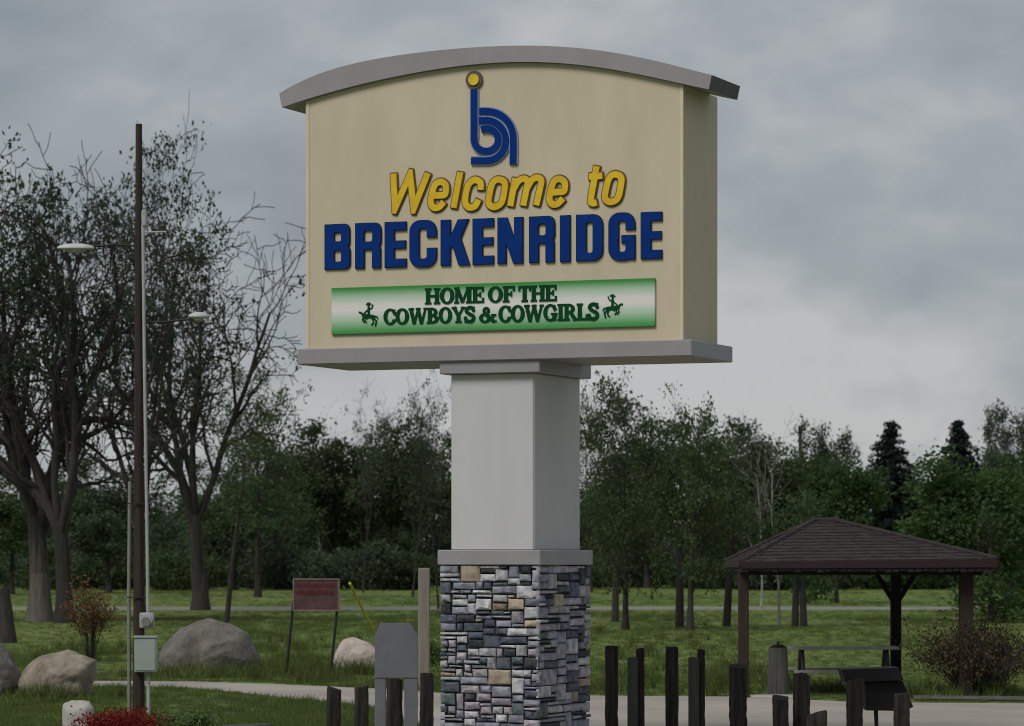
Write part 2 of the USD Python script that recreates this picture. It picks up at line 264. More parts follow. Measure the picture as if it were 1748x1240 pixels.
# stone base: a dark core and single stones
su0, su1, sw0, sw1 = pu0 - so, pu1 + so, pe - so, pe + pd + so
stone_base = obj('stone_base', lbx(su0 + .05, sw0 + .05, -0.05, su1 - .05, sw1 - .05, zcap0 - 0.002), 'mortar_dark', sign)
rs = np.random.default_rng(5)
def stone(cu, cz, du, dz, place, proud):
    h = np.array([du / 2, dz / 2]); pts = []
    c = min(0.02, 0.25 * min(du, dz))
    for sx in (-1, 1):
        for sz in (-1, 1):
            j = rs.uniform(-0.010, 0.010, 2); x, z = sx * (h[0] - .004) + j[0] * .6, sz * (h[1] - .004) + j[1] * .6
            pts += [(x, 0.0, z), (x, proud * rs.uniform(.45, .7), z)]
            f = rs.uniform(0.75, 1.0) * proud
            pts += [(x - sx * c * rs.uniform(.8, 1.8), f, z - sz * c * rs.uniform(.6, 1.2))]
    pts += [(rs.uniform(-.3, .3) * du, proud * rs.uniform(1.0, 1.12), rs.uniform(-.25, .25) * dz) for _ in range(2)]
    m = trimesh.convex.convex_hull(np.array(pts)); v = np.array(m.vertices)
    m.vertices = np.array([place(cu + p[0], p[1], cz + p[2]) for p in v]); m.fix_normals()
    return m
def stonework(width, place, side):
    cw, chh = (.055 if side == 0 else .11), .053; nu, nv = int(round(width / cw)), int(math.ceil(zcap0 / chh)); cw = width / nu
    free = np.ones((nv, nu), bool); count = 0
    def put(r, c, h, w, k):
        nonlocal count
        free[r:r + h, c:c + w] = False; count += 1
        j = rs.uniform(-.012, .012, 4); g = rs.uniform(.007, .014)
        x0 = c * cw + (j[0] if c > 0 else 0) + g / 2; x1 = (c + w) * cw + (j[1] if c + w < nu else 0) - g / 2
        za, zb = zcap0 - r * chh - g / 2 + (j[2] * .7 if r else 0), zcap0 - (r + h) * chh + g / 2 + j[3] * .7
        if za - zb < .02 or zb < -.15: return
        obj('stone', stone((x0 + x1) / 2, (za + zb) / 2, x1 - x0, za - zb, place, float(rs.uniform(.045, .066))), 'stone_' + STONES[k][0], stone_base)
    for (r, c, h, w, k) in ([(0, 5, 4, 5, 4), (25, 12, 4, 6, 4), (8, 17, 3, 4, 4)] if side == 0 else [(25, 1, 4, 5, 6), (7, 5, 3, 3, 4)]): put(r, c, h, w, k)
    for r in range(nv):
        for c in range(nu):
            if not free[r, c]: continue
            low = r * chh > zcap0 - .38
            w = int(rs.choice([2, 3, 4, 5, 6, 7], p=[.14, .30, .26, .16, .09, .05])) + (3 if low else 0); h = int(rs.choice([1, 2, 3, 4], p=[.25, .58, .13, .04])) + (2 if low else 0)
            ww_ = 0
            while ww_ < w and c + ww_ < nu and free[r, c + ww_]: ww_ += 1
            if c + ww_ < nu and free[r, c + ww_] and (c + ww_ + 1 == nu or not free[r, c + ww_ + 1]): ww_ += 1
            h = min(h, nv - r); 
            while h > 1 and not free[r:r + h, c:c + ww_].all(): h -= 1
            put(r, c, h, ww_, int(rs.choice(len(STONES), p=STONE_P)))
    print('stones', count)
stonework(su1 - su0, lambda a, o, z: (su0 + a - uc, sw0 + .05 - o - wc, z), 0)
stonework(sw1 - sw0, lambda a, o, z: (su1 - .05 + o - uc, sw0 + a - wc, z), 1)
obj('base_cap', lbx(su0 - .02, sw0 - .02, zcap0, su1 + .02, sw1 + .02, zcap1, .012), 'grey_metal', sign, 30)
post = obj('post', lbx(pu0, pe, zcap1 + .001, pu1, pe + pd, zcol0 - .001, .01), 'grey_post_paint', sign, 30)
obj('post_panel', lbx(pu0 + .012, pe - .012, zcap1 + .003, pu1 - .012, pe + .002, zcol0 - .003, .006), 'panel_paint', post, 30)
obj('collar', lbx(su0 + .0, sw0 + .0, zcol0, su1, sw1, zcol1 + .02, .01), 'grey_metal', sign, 30)
# the ledge under the cabinet
zl1, zl0 = face(850, 588.5)[1], face(850, 616.0)[1]
obj('ledge', lbx(-.075, -.10, zl0, FW + .14, DEP + .10, zl1, .012), 'grey_metal', sign, 30)
# cabinet and roof
top_px = [(476.6, 159.7), (515, 139), (555, 122), (600, 110), (650, 100), (700, 91.5), (745, 86), (800, 81.5), (863, 79), (925, 79), (982, 81.4), (1030, 87), (1077, 95.6), (1125, 106), (1172, 117), (1215, 128.5)]
bot_px = [(481, 184), (526, 168), (585, 152), (650, 137), (720, 122), (792, 111), (840, 107.5), (887, 106.5), (935, 107.5), (982, 110), (1030, 116), (1077, 124), (1122, 134), (1167, 144), (1210, 152.5)]
RW0 = -0.07
tp = np.array([face(*p, RW0) for p in top_px]); bp = np.array([face(*p, RW0) for p in bot_px])
def smooth_curve(p, n, deg=5):
    c = np.polyfit(p[:, 0] - p[:, 0].mean(), p[:, 1], deg); u = np.linspace(p[0, 0], p[-1, 0], n); return np.c_[u, np.polyval(c, u - p[:, 0].mean())]
tp, bp = smooth_curve(tp, 60), smooth_curve(bp, 60)
ROOFD = depth_of(1262, tp[-1, 0], RW0)
print('roof depth', ROOFD, DEP)
roof = obj('roof', lprism(Polygon(np.vstack([tp, bp[::-1]])), RW0, RW0 + ROOFD), 'grey_metal', sign, 25)
e0, e1 = tp[-1], bp[-1]; dd = (e0 - tp[-2]) / np.linalg.norm(e0 - tp[-2])
obj('end_cap', lprism(Polygon([e0 + dd * .003, e0 + dd * .015, e1 + dd * .015, e1 + dd * .003]), RW0 + .01, RW0 + ROOFD - .01), 'end_cap_dark', roof)
under = [(u, np.interp(u, bp[:, 0], bp[:, 1]) - .003) for u in np.linspace(0, FW, 50)]
cabinet = obj('cabinet', lprism(Polygon([(0, zl1 + .001)] + under + [(FW, zl1 + .001)]), 0, min(DEP, ROOFD + RW0 + .3)), 'cream_paint', sign, 25)
for u0 in (0.004, FW - .05):
    za = np.interp(u0 + .02, bp[:, 0], bp[:, 1]) - .015
    obj('edge_trim', lbx(u0, -.008, zl1 + .004, u0 + .046, .001, za, .004), 'cream_trim', cabinet)
# lettering, drawn on the face as centre lines and outlines
def facepoly(pts): return Polygon([face(*p) for p in pts])
def spline(pts, closed=False, n=8):
    P = np.asarray(pts, float); m = len(P); out = []
    for i in range(m if closed else m - 1):
        p0, p1, p2, p3 = (P[(i + k) % m] if closed else P[min(max(i + k, 0), m - 1)] for k in (-1, 0, 1, 2))
        for t in np.linspace(0, 1, n, endpoint=False):
            out.append(0.5 * (2 * p1 + (p2 - p0) * t + (2 * p0 - 5 * p1 + 4 * p2 - p3) * t * t + (3 * p1 - p0 - 3 * p2 + p3) * t ** 3))
    out.append(P[0] if closed else P[-1]); return out
PXM = YR / FPX * 1.08
def zoomer(x0, y0, s): return lambda pts: [(x0 + a / s, y0 + b / s) for a, b in pts]
Z1 = zoomer(650, 270, 3.973)
wl = {
 'W': [('l', [(92, 108), (103, 345), (205, 112), (230, 345), (325, 105)])],
 'e': [('s', [(352, 258), (400, 255), (442, 247), (447, 190), (415, 163), (375, 182), (352, 248), (345, 305), (365, 338), (402, 334), (432, 300)])],
 'l': [('l', [(545, 98), (500, 340)])],
 'c': [('s', [(682, 218), (682, 170), (642, 150), (602, 182), (582, 250), (580, 308), (605, 337), (645, 328), (668, 285)])],
 'o': [('c', [(800, 148), (845, 168), (842, 240), (822, 308), (775, 334), (738, 308), (745, 240), (765, 172)])],
 'm': [('l', [(918, 138), (884, 328)]), ('s', [(903, 220), (938, 160), (975, 142), (1002, 162), (994, 215), (972, 325)]), ('s', [(994, 215), (1028, 155), (1065, 135), (1094, 155), (1085, 215), (1060, 322)])],
 'e2': [('s', [(1157, 236), (1205, 232), (1248, 225), (1253, 170), (1218, 143), (1180, 162), (1158, 226), (1150, 285), (1172, 316), (1207, 311), (1240, 276)])],
 't': [('s', [(1470, 58), (1450, 170), (1430, 285), (1442, 308), (1470, 303)]), ('l', [(1418, 128), (1508, 122)])],
 'o2': [('c', [(1590, 113), (1635, 133), (1632, 202), (1612, 275), (1565, 300), (1527, 275), (1535, 205), (1555, 138)])]}
welcome = sub('welcome_lettering', sign)
def plate(shape, w_front, w_back, mat, parent, name, label=None):
    return obj(name, lprism(shape.simplify(.001), w_front, w_back), mat, parent, label=label)
backs = []
for ch, strokes in wl.items():
    g = []
    for kind, pts in strokes:
        q = Z1(pts); q = [face(*p) for p in (q if kind == 'l' else spline(q, kind == 'c'))]
        g.append((LineString(q), 'flat' if kind != 'c' else 'round'))
    fill = unary_union([l.buffer(5.2 * PXM, cap_style=c, join_style='mitre', mitre_limit=1.6) for l, c in g])
    back = unary_union([l.buffer(5.2 * PXM, cap_style=c, join_style='mitre', mitre_limit=1.6) for l, c in g]).buffer(2.3 * PXM)
    plate(fill, -.034, -.001, 'letter_yellow', welcome, 'letter'); backs.append(back)
plate(unary_union(backs), -.016, -.0005, 'letter_bronze', welcome, 'letter_outline')
def heavy(ch, w):
    s = .232; R = lambda a, b, c, d: sbox(a, b, c, d)
    def rr(a, b, c, d, r): return sbox(a + r, b + r, c - r, d - r).buffer(r, 8)
    if ch == 'I': return R(0, 0, w, 1)
    if ch == 'E': return unary_union([R(0, 0, s, 1), R(0, .81, w, 1), R(0, .415, w * .97, .585), R(0, 0, w, .185)])
    if ch == 'B': return unary_union([R(0, 0, s, 1), rr(0, .47, w - .01, 1, .13), rr(0, 0, w, .53, .13), R(0, 0, w * .5, 1)]).difference(unary_union([rr(s, .615, w - .215, .815, .04), rr(s, .165, w - .215, .41, .04)]))
    if ch == 'R': return unary_union([R(0, 0, s, 1), rr(0, .45, w, 1, .15), R(0, .5, w * .5, 1), R(0, .41, w * .7, .6), rr(w - .215, -.2, w - .012, .505, .07).intersection(R(0, 0, 2, 2))]).difference(unary_union([rr(s - .02, .585, w - .21, .83, .05), R(s - .015, -.1, w - .215, .41)]))
    if ch == 'C': return rr(0, -.015, w, 1.015, .25).difference(unary_union([rr(s, .17, w - s, .83, .06), R(w * .5, .40, w + 1, .635)]))
    if ch == 'G': return unary_union([rr(0, -.015, w, 1.015, .25), R(w - .25, 0, w, .3)]).difference(unary_union([rr(s, .17, w - .215, .83, .055), R(w * .52, .525, w + 1, .64)])).union(R(w * .49, .36, w, .525))
    if ch == 'D': return unary_union([R(0, 0, w * .5, 1), rr(0, 0, w, 1, .22)]).difference(rr(s, .17, w - s, .83, .055))
    if ch == 'K': return unary_union([R(0, 0, s, 1), Polygon([(s - .02, .40), (s + .16, .40), (w - .02, 1), (w - .27, 1), (s - .02, .60)]), Polygon([(s + .02, .52), (s + .20, .72), (w + .01, 0), (w - .255, 0)])])
    if ch == 'N': return unary_union([R(0, 0, .20, 1), R(w - .20, 0, w, 1), Polygon([(0, 1), (.225, 1), (w, 0), (w - .225, 0)])])
NAMEPX = [('B', 555.5, 599), ('R', 607.8, 651.8), ('E', 658, 694.7), ('C', 700.3, 746.5), ('K', 753.5, 802.4), ('E', 808, 843.7), ('N', 850.5, 893.7), ('R', 904.6, 948.2), ('I', 957.3, 974.4), ('D', 984.8, 1030.2), ('G', 1039.8, 1085.2), ('E', 1095, 1131)]
town = sub('town_lettering', sign); z0l, z1l = face(843, 451.4)[1], face(843, 373.0)[1]; hh = z1l - z0l
for ch, a, b in NAMEPX:
    ua, ub = face(a, 450)[0], face(b, 450)[0]; g = heavy(ch, (ub - ua) / hh)
    g = affinity.translate(affinity.scale(g, hh, hh, origin=(0, 0)), ua, z0l)
    plate(g.buffer(-.004, join_style='mitre'), -.034, -.001, 'letter_navy', town, 'letter')
    plate(g.buffer(.003, join_style='mitre'), -.026, -.0005, 'letter_edge_dark', town, 'letter_return')
# emblem
Z6 = zoomer(780, 110, 6.7)
def arc(cx, cy, rx, ry, a0, a1, n=28): return [(cx + rx * math.cos(math.radians(a)), cy + ry * math.sin(math.radians(a))) for a in np.linspace(a0, a1, n)]
emblem = sub('town_emblem', sign)
curves = [[(205, 292), (205, 600), (206, 865)] + arc(345, 868, 138, 130, 180, -115),
          [(262, 648), (300, 646)] + arc(345, 875, 222, 230, -95, 90) + [(250, 1106), (172, 1106)],
          [(268, 545), (310, 540)] + arc(355, 845, 298, 302, -92, 0) + [(655, 950), (652, 1145)]]
strips = [LineString([face(*p) for p in Z6(c)]) for c in curves]
for l in strips: plate(l.buffer(37 / 6.7 * PXM, cap_style='flat'), -.036, -.001, 'letter_navy', emblem, 'emblem_stroke')
hole = Polygon([face(*p) for p in Z6(arc(340, 868, 92, 86, 0, 360))])
bk = unary_union([l.buffer(50 / 6.7 * PXM, cap_style='flat') for l in strips]).difference(hole)
plate(bk, -.024, -.0005, 'logo_pale_blue', emblem, 'emblem_backing')
dc = face(*Z6([(205, 180)])[0])
plate(Point(*dc).buffer(62 / 6.7 * PXM, 24), -.05, -.001, 'dot_yellow', emblem, 'emblem_dot'); plate(Point(*dc).buffer(98 / 6.7 * PXM, 24), -.03, -.0005, 'dot_rim', emblem, 'emblem_dot_rim')
# green banner
b0, b1 = face(567.5, 573), face(1119.5, 557); t0, t1 = face(567.5, 491.6), face(1119.5, 475.8)
bz0, bz1 = (b0[1] + b1[1]) / 2, (t0[1] + t1[1]) / 2
bm = cbx(0, -.035, 0, b1[0] - b0[0], 0.0, bz1 - bz0, .006); bm.apply_scale([1, 1, .62 / (bz1 - bz0)])
banner = UsdGeom.Mesh(obj('banner', bm, 'banner_print', sign)); banner.AddTranslateOp().Set(Gf.Vec3d(b0[0] - uc, -.001 - wc, bz0)); banner.AddScaleOp().Set(Gf.Vec3f(1, 1, (bz1 - bz0) / .62))
def serif(ch):
    K, T, S, H = .20, .09, .075, .075
    R = sbox
    def stem(x, a=0, b=1, lo=True, hi=True, k=K):
        s = [R(x, a, x + k, b)]
        if lo: s.append(R(x - S, a, x + k + S, a + H))
        if hi: s.append(R(x - S, b - H, x + k + S, b))
        return unary_union(s)
    def ring(x0, x1, y0=-.015, y1=1.015, kx=K, ky=T):
        c = Point(0, 0).buffer(1, 16); o = affinity.translate(affinity.scale(c, (x1 - x0) / 2, (y1 - y0) / 2), (x0 + x1) / 2, (y0 + y1) / 2)
        i = affinity.translate(affinity.scale(c, (x1 - x0) / 2 - kx, (y1 - y0) / 2 - ky), (x0 + x1) / 2, (y0 + y1) / 2); return o.difference(i)
    def st(p, q, k): return LineString([p, q]).buffer(k / 2, cap_style='flat')
    if ch == 'H': return unary_union([stem(.08), stem(.62), R(.2, .46, .7, .46 + T)]), .90
    if ch == 'O': return ring(.02, .86), .88
    if ch == 'M': return unary_union([stem(.08, k=.12), stem(.80), st((.16, 1), (.50, .05), .17), st((.84, 1), (.50, .05), .09)]), 1.08
    if ch == 'E': return unary_union([stem(.08), R(.1, 1 - T, .68, 1), R(.6, .72, .68, 1), R(.1, .46, .52, .46 + T), R(.46, .36, .52, .66), R(.1, 0, .70, T), R(.62, 0, .70, .28)]), .74
    if ch == 'F': return unary_union([stem(.08), R(.1, 1 - T, .68, 1), R(.6, .72, .68, 1), R(.1, .46, .52, .46 + T), R(.46, .36, .52, .66)]), .70
    if ch == 'T': return unary_union([stem(.29, hi=False), R(.02, 1 - T, .76, 1), R(.02, .70, .09, 1), R(.69, .70, .76, 1)]), .78
    if ch == 'C': return unary_union([ring(.02, .86).difference(R(.52, .30, 1, .70)), R(.68, .62, .75, .95)]), .80
    if ch == 'G': return unary_union([ring(.02, .88).difference(R(.55, .36, 1, .70)), R(.68, .62, .75, .95), stem(.60, .02, .46, lo=False)]), .90
    if ch == 'W': return unary_union([st((.12, 1), (.36, 0), .18), st((.62, 1), (.36, 0), .09), st((.58, 1), (.84, 0), .18), st((1.10, 1), (.84, 0), .09), R(0, 1 - H, .30, 1), R(.48, 1 - H, .74, 1), R(.98, 1 - H, 1.2, 1)]), 1.2
    if ch == 'B': return unary_union([stem(.08), ring(-.1, .66, .46, 1, .18).intersection(R(.2, 0, 1, 1)), ring(-.1, .74, 0, .54, .19).intersection(R(.2, 0, 1, 1))]), .76
    if ch == 'R': return unary_union([stem(.08), ring(-.1, .68, .44, 1, .18).intersection(R(.2, 0, 1, 1)), st((.42, .5), (.74, .02), .18), R(.60, 0, .88, H)]), .84
    if ch == 'Y': return unary_union([stem(.32, 0, .48, hi=False), st((.12, 1), (.42, .42), .18), st((.74, 1), (.42, .42), .09), R(0, 1 - H, .28, 1), R(.60, 1 - H, .84, 1)]), .82
    if ch == 'S': return unary_union([LineString(spline([(.58, .76), (.50, .92), (.32, .96), (.14, .86), (.12, .70), (.30, .55), (.50, .44), (.60, .28), (.50, .09), (.30, .04), (.12, .12), (.06, .28)])).buffer(.085), R(.55, .70, .62, 1), R(.02, 0, .09, .30)]), .68
    if ch == 'I': return stem(.10), .40
    if ch == 'L': return unary_union([stem(.08), R(.1, 0, .66, T), R(.58, 0, .66, .32)]), .70
    if ch == '&': return unary_union([ring(.22, .60, .52, 1.0, .13), ring(.02, .66, -.02, .58, .16), st((.28, .62), (.86, .02), .17), st((.62, .12), (.86, .46), .09), R(.72, .42, .96, .50), R(.76, 0, .98, H)]), .98
slog = obj('slogan_backing', bx(0, 0, 0, .001, .001, .001), 'letter_green', sign) if False else None
slogan = sub('banner_lettering', sign)
def words(txt, px0, px1, py_base, py_cap):
    mid = (px0 + px1) / 2; za, zb = face(mid, py_base)[1], face(mid, py_cap)[1]; ua, ub = face(px0, py_base)[0], face(px1, py_base)[0]
    gl, x = [], 0.0
    for c in txt:
        g, w = serif(c); gl.append((g, x)); x += w
    for g, o in gl:
        g = affinity.translate(g, o, 0); g = affinity.translate(affinity.scale(g, (ub - ua) / x, zb - za, origin=(0, 0)), ua, za)
        plate(g.buffer(.0055, join_style='mitre'), -.048, -.0355, 'letter_green', slogan, 'letter')
words('HOME', 728, 829, 518.3, 492); words('OF', 835, 881, 516.3, 490); words('THE', 887, 953, 514.8, 488.3)
words('COWBOYS', 657, 813, 552.5, 526.5); words('&', 820, 849, 550.5, 525); words('COWGIRLS', 853, 1024, 548.3, 520.8)
Z4, Z5 = zoomer(560, 470, 6.028), zoomer(840, 470, 6.028)
RIDER = [([(336, 384), (352, 388), (376, 410)], 11), ([(378, 418), (430, 424), (482, 432)], 27), ([(385, 424), (366, 462), (384, 486)], 8), ([(398, 430), (392, 472), (408, 490)], 7), ([(476, 440), (512, 474), (500, 522)], 10),
         ([(468, 444), (482, 488), (462, 514)], 8), ([(486, 424), (514, 428), (526, 452)], 6), ([(433, 414), (430, 338)], 16), ([(430, 318), (431, 308)], 15), ([(408, 302), (453, 299)], 7), ([(422, 292), (440, 290)], 10), ([(432, 352), (464, 340), (474, 308)], 7), ([(432, 350), (402, 376), (382, 398)], 6), ([(434, 408), (414, 452)], 9)]
for zf_, mp_ in ((Z4, lambda p: p), (Z5, lambda p: (1252 - (p[0] - 430) * 1.04, p[1] - 84))):
    plate(unary_union([LineString([face(*q) for q in zf_([mp_(p) for p in pts])]).buffer((w * 1.25 + 3) / 2 / 6.028 * PXM, cap_style='round') for pts, w in RIDER]), -.048, -.0355, 'letter_green', slogan, 'rider_emblem')

# ------------------------------------------------------------------ trees
def leaves(rng, centres, per, spread, size, flat=0.75, up=0.35):
    n = len(centres) * per; c = np.repeat(np.asarray(centres), per, 0) + rng.normal(0, 1, (n, 3)) * spread * np.array([1, 1, flat])
    nrm = rng.normal(0, 1, (n, 3)) + [0, 0, up]; nrm /= np.linalg.norm(nrm, axis=1, keepdims=True)
    a = np.cross(nrm, rng.normal(0, 1, (n, 3))); a /= np.linalg.norm(a, axis=1, keepdims=True); b = np.cross(nrm, a)
    s = size * rng.uniform(.6, 1.35, (n, 1)); bend = nrm * s * .12
    v = np.stack([c - a * s * .5, c + b * s * .30 + bend, c + a * s * .5, c - b * s * .30 + bend], 1).reshape(-1, 3)
    i = np.arange(n)[:, None] * 4; f = np.concatenate([i + [0, 1, 2], i + [0, 2, 3]]); return v, f
MINR = [0.0]
def unit(v): return v / (np.linalg.norm(v) + 1e-12)
def grow(rng, p, d, length, r, level, P, br, tips):
    n = P['seg'][level]; pts, rad = [np.array(p)], [r]; d = unit(np.array(d, float)); end = P['taper'][level]
    for i in range(n):
        d = unit(d + rng.normal(0, P['wig'][level], 3) + np.array([0, 0, P['up'][level]]))
        pts.append(pts[-1] + d * length / n); rad.append(r * (1 - (1 - end) * (i + 1) / n))
    br[level].append((np.array(pts), np.array(rad)))
    if level + 1 >= P['levels']:
        for q in pts[max(1, len(pts) // 2):]: tips.append(q)
        return
    k = int(rng.integers(*P['kids'][level])); az0 = rng.uniform(0, 6.28)
    for j in range(k):
        t = P['from'][level] + (1 - P['from'][level]) * (j + rng.uniform(.2, 1)) / k; t = min(t, 1.0)
        x = t * n; i = min(int(x), n - 1); q = pts[i] + (pts[i + 1] - pts[i]) * (x - i); ax = unit(pts[i + 1] - pts[i])
        s = unit(np.cross(ax, [0.3, .5, .81])); s2 = np.cross(ax, s); az = az0 + j * 2.4 + rng.uniform(-.4, .4)
        ang = math.radians(rng.uniform(*P['ang'][level])); cd = ax * math.cos(ang) + (s * math.cos(az) + s2 * math.sin(az)) * math.sin(ang)
        grow(rng, q, cd, length * rng.uniform(*P['len'][level]), np.interp(x, range(n + 1), rad) * rng.uniform(*P['rad'][level]), level + 1, P, br, tips)
SIDES = [9, 7, 5, 4, 3, 3]
ELM = dict(levels=5, seg=[5, 12, 8, 6, 3], wig=[.05, .13, .18, .25, .25], up=[.05, .05, .03, .01, .02], taper=[.85, .32, .3, .3, .4], kids=[(5, 7), (8, 10), (5, 7), (4, 6), (0, 1)],
           **{'from': [.70, .16, .25, .25, 0]}, ang=[(12, 40), (25, 52), (28, 58), (30, 65), (0, 1)], len=[(2.3, 3.0), (.28, .46), (.4, .62), (.35, .6), (0, 1)], rad=[(.58, .78), (.58, .78), (.55, .7), (.5, .6), (1, 1)])
BROAD = dict(levels=4, seg=[7, 5, 4, 3], wig=[.05, .14, .2, .2], up=[.04, .06, .05, .03], taper=[.25, .3, .3, .4], kids=[(13, 17), (6, 8), (4, 6), (0, 1)],
             **{'from': [.2, .25, .25, 0]}, ang=[(35, 75), (30, 60), (30, 60), (0, 1)], len=[(.32, .52), (.42, .65), (.4, .6), (0, 1)], rad=[(.3, .45), (.45, .6), (.5, .6), (1, 1)])
BARE = dict(BROAD, kids=[(6, 8), (3, 4), (2, 3), (0, 1)], ang=[(16, 38), (20, 45), (25, 55), (0, 1)], len=[(.3, .5), (.4, .6), (.4, .6), (0, 1)], up=[.06, .1, .06, .03])
SPARSE = dict(BROAD, kids=[(14, 18), (4, 6), (3, 5), (0, 1)], ang=[(18, 45), (25, 50), (25, 55), (0, 1)], len=[(.25, .42), (.4, .6), (.4, .6), (0, 1)], up=[.06, .12, .08, .03])
def make_tree(name, label, cat, loc, seed, P, trunk_len, r, bark, leaf, per, spread, size, lean=(0, 0, 1), rotz=0, group=None, scale=None, crown_name='crown', split=True, leaf_keep=1.0, mix=None, clump=None):
    rng = np.random.default_rng(seed); br = [[] for _ in range(P['levels'])]; tips = []
    grow(rng, (0, 0, -.1), lean, trunk_len, r, 0, P, br, tips)
    t = thing(name, label, cat, loc, rotz, scale, group)
    trunk = [tube(p, q, SIDES[0], False) for p, q in br[0]]
    p, q = br[0][0]; fl = [tube(np.array([p[0], p[0] + [0, 0, .25 + r], p[0] + [0, 0, .8 + 2 * r]]), [r * 1.55, r * 1.18, r * .9], 9, False)]
    obj('trunk', merge(trunk + fl), bark, t, 50)
    limbs = [tube(p, np.maximum(q, MINR[0]), SIDES[l], False) for l in range(1, P['levels']) for p, q in br[l]]
    obj('branches', merge(limbs), bark if not mix else mix, t, 60)
    if per and leaf_keep > 0:
        c = np.array(tips)
        if clump: nz = meshkit.fbm(c * clump[0] + seed, 2, seed) + rng.uniform(-.04, .04, len(c)); nz = nz + .16 * (c[:, 2] / c[:, 2].max() - .5) if P is ELM else nz; c = c[nz > np.quantile(nz, 1 - clump[1])]
        c = c[rng.random(len(c)) < leaf_keep]
        obj(crown_name, leaves(rng, c, per, spread, size), leaf, t)
    z = float(np.percentile(np.concatenate([v[:, 2] for v, f in limbs]), 99.3)); x = np.vstack([v for v, f in limbs]); 
    t.SetCustomDataByKey('tall', float(z)); DIM[str(t.GetPath())] = (z, np.percentile(np.hypot(x[:, 0], x[:, 1]), 96) * 2)
    t.ClearCustomDataByKey('tall')
    return t
DIM = {}
TRI = {}
def first_tree(*a, **k): return make_tree(*a, **k)
# models that are repeated; each first one stands where the list below puts it
def place_tree(model, px, base_py, top_py, wpx, name, label, cat='tree', rot=0, group=None):
    g = ground(px, base_py); Y = g[1]; H = ww(base_py - top_py, Y); Wm = ww(wpx, Y); z, w = DIM[model]
    s = np.array([Wm / w, Wm / w, H / z]); 
    return g, s
MODELS = {}
def model(key, *args):
    MODELS[key] = args
def tree_row(rows):
    made = {}
    for (key, px, by, ty, wpx, label, rot) in rows:
        name, seed, P, tl, r, bark, leaf, per, spread, size, keep = MODELS[key]
        g = ground(px, by); Y = g[1]
        if key not in made:
            t = make_tree(name, label, 'tree', g, seed, P, tl, r, bark, leaf, per, spread, size, rotz=rot, leaf_keep=keep, clump=(.5, .6) if 'slender' in name else (.4, .8))
            made[key] = t; x = UsdGeom.Xformable(t); z, w = DIM[str(t.GetPath())]
            x.AddScaleOp().Set(Gf.Vec3f(ww(wpx, Y) / w, ww(wpx, Y) / w, ww(by - ty, Y) / z))
        else:
            z, w = DIM[str(made[key].GetPath())]
            dup(made[key], name, label, 'tree', g, rot, (ww(wpx, Y) / w, ww(wpx, Y) / w, ww(by - ty, Y) / z))
    return made
# old elms with open vase crowns
MINR[0] = .019
def elm(px, by, ty, wpx, seed, label, bark, leaf, per, size, r, tl, lean, rot, keep, spread=.35, mix=None, clump=(.42, .45)):
    g = ground(px, by); Y = g[1]
    t = make_tree('elm_tree', label, 'tree', g, seed, ELM, tl, r, bark, leaf, per, spread, size, lean, rot, leaf_keep=keep, mix=mix, clump=clump)
    z, w = DIM[str(t.GetPath())]; print('elm', z, w, ww(by - ty, Y) / z, ww(wpx, Y) / w); UsdGeom.Xformable(t).AddScaleOp().Set(Gf.Vec3f(ww(wpx, Y) / w, ww(wpx, Y) / w, ww(by - ty, Y) / z)); return t
elm(68, 1062, 290, 580, 11, 'old elm with pale grey trunk and open branching crown', 'bark_peeled', 'leaf_elm', 26, .24, .46, 3.6, (.0, 0, 1), 20, .34, .40, mix='bark_dark', clump=(.55, .18))
elm(110, 1064, 305, 560, 23, 'dark trunked elm touching the pale grey trunk beside it', 'bark_dark', 'leaf_elm', 26, .24, .40, 3.8, (.1, 0, 1), 100, .32, .40, clump=(.55, .15))
elm(342, 1042, 345, 500, 38, 'half bare dark elm rising behind the rounded grey boulder', 'bark_dark', 'leaf_olive', 26, .22, .38, 3.8, (.04, 0, 1), 210, .3, .4, clump=(.5, .16))
elm(240, 1050, 248, 380, 44, 'tall leafy elm directly behind the wooden utility pole', 'bark_dark', 'leaf_elm', 32, .24, .32, 4.2, (-.02, 0, 1), 150, .34, .42, clump=(.5, .28))
MINR[0] = .012
model('dense', 'broadleaf_tree', 51, BROAD, 10.0, .24, 'bark_dark', 'leaf_dark', 42, .50, .37, .42)
model('mid', 'broadleaf_tree', 52, BROAD, 9.5, .22, 'bark_dark', 'leaf_mid', 38, .50, .37, .4)
model('bright', 'leafy_tree', 53, BROAD, 7.0, .16, 'bark_dark', 'leaf_bright', 48, .40, .27, .42)
model('olive', 'broadleaf_tree', 54, BROAD, 10.0, .30, 'bark_dark', 'leaf_mid', 28, .44, .28, .34)
model('dapple', 'broadleaf_tree', 64, BROAD, 9.0, .30, 'bark_dark', 'leaf_mid', 30, .40, .27, .32)
model('sparse', 'slender_tree', 55, SPARSE, 13.0, .17, 'bark_dark', 'leaf_dark', 20, .36, .28, .25)
model('bare', 'bare_tree', 56, BARE, 12.0, .14, 'bark_pale', 'leaf_olive', 1, .25, .18, .35)
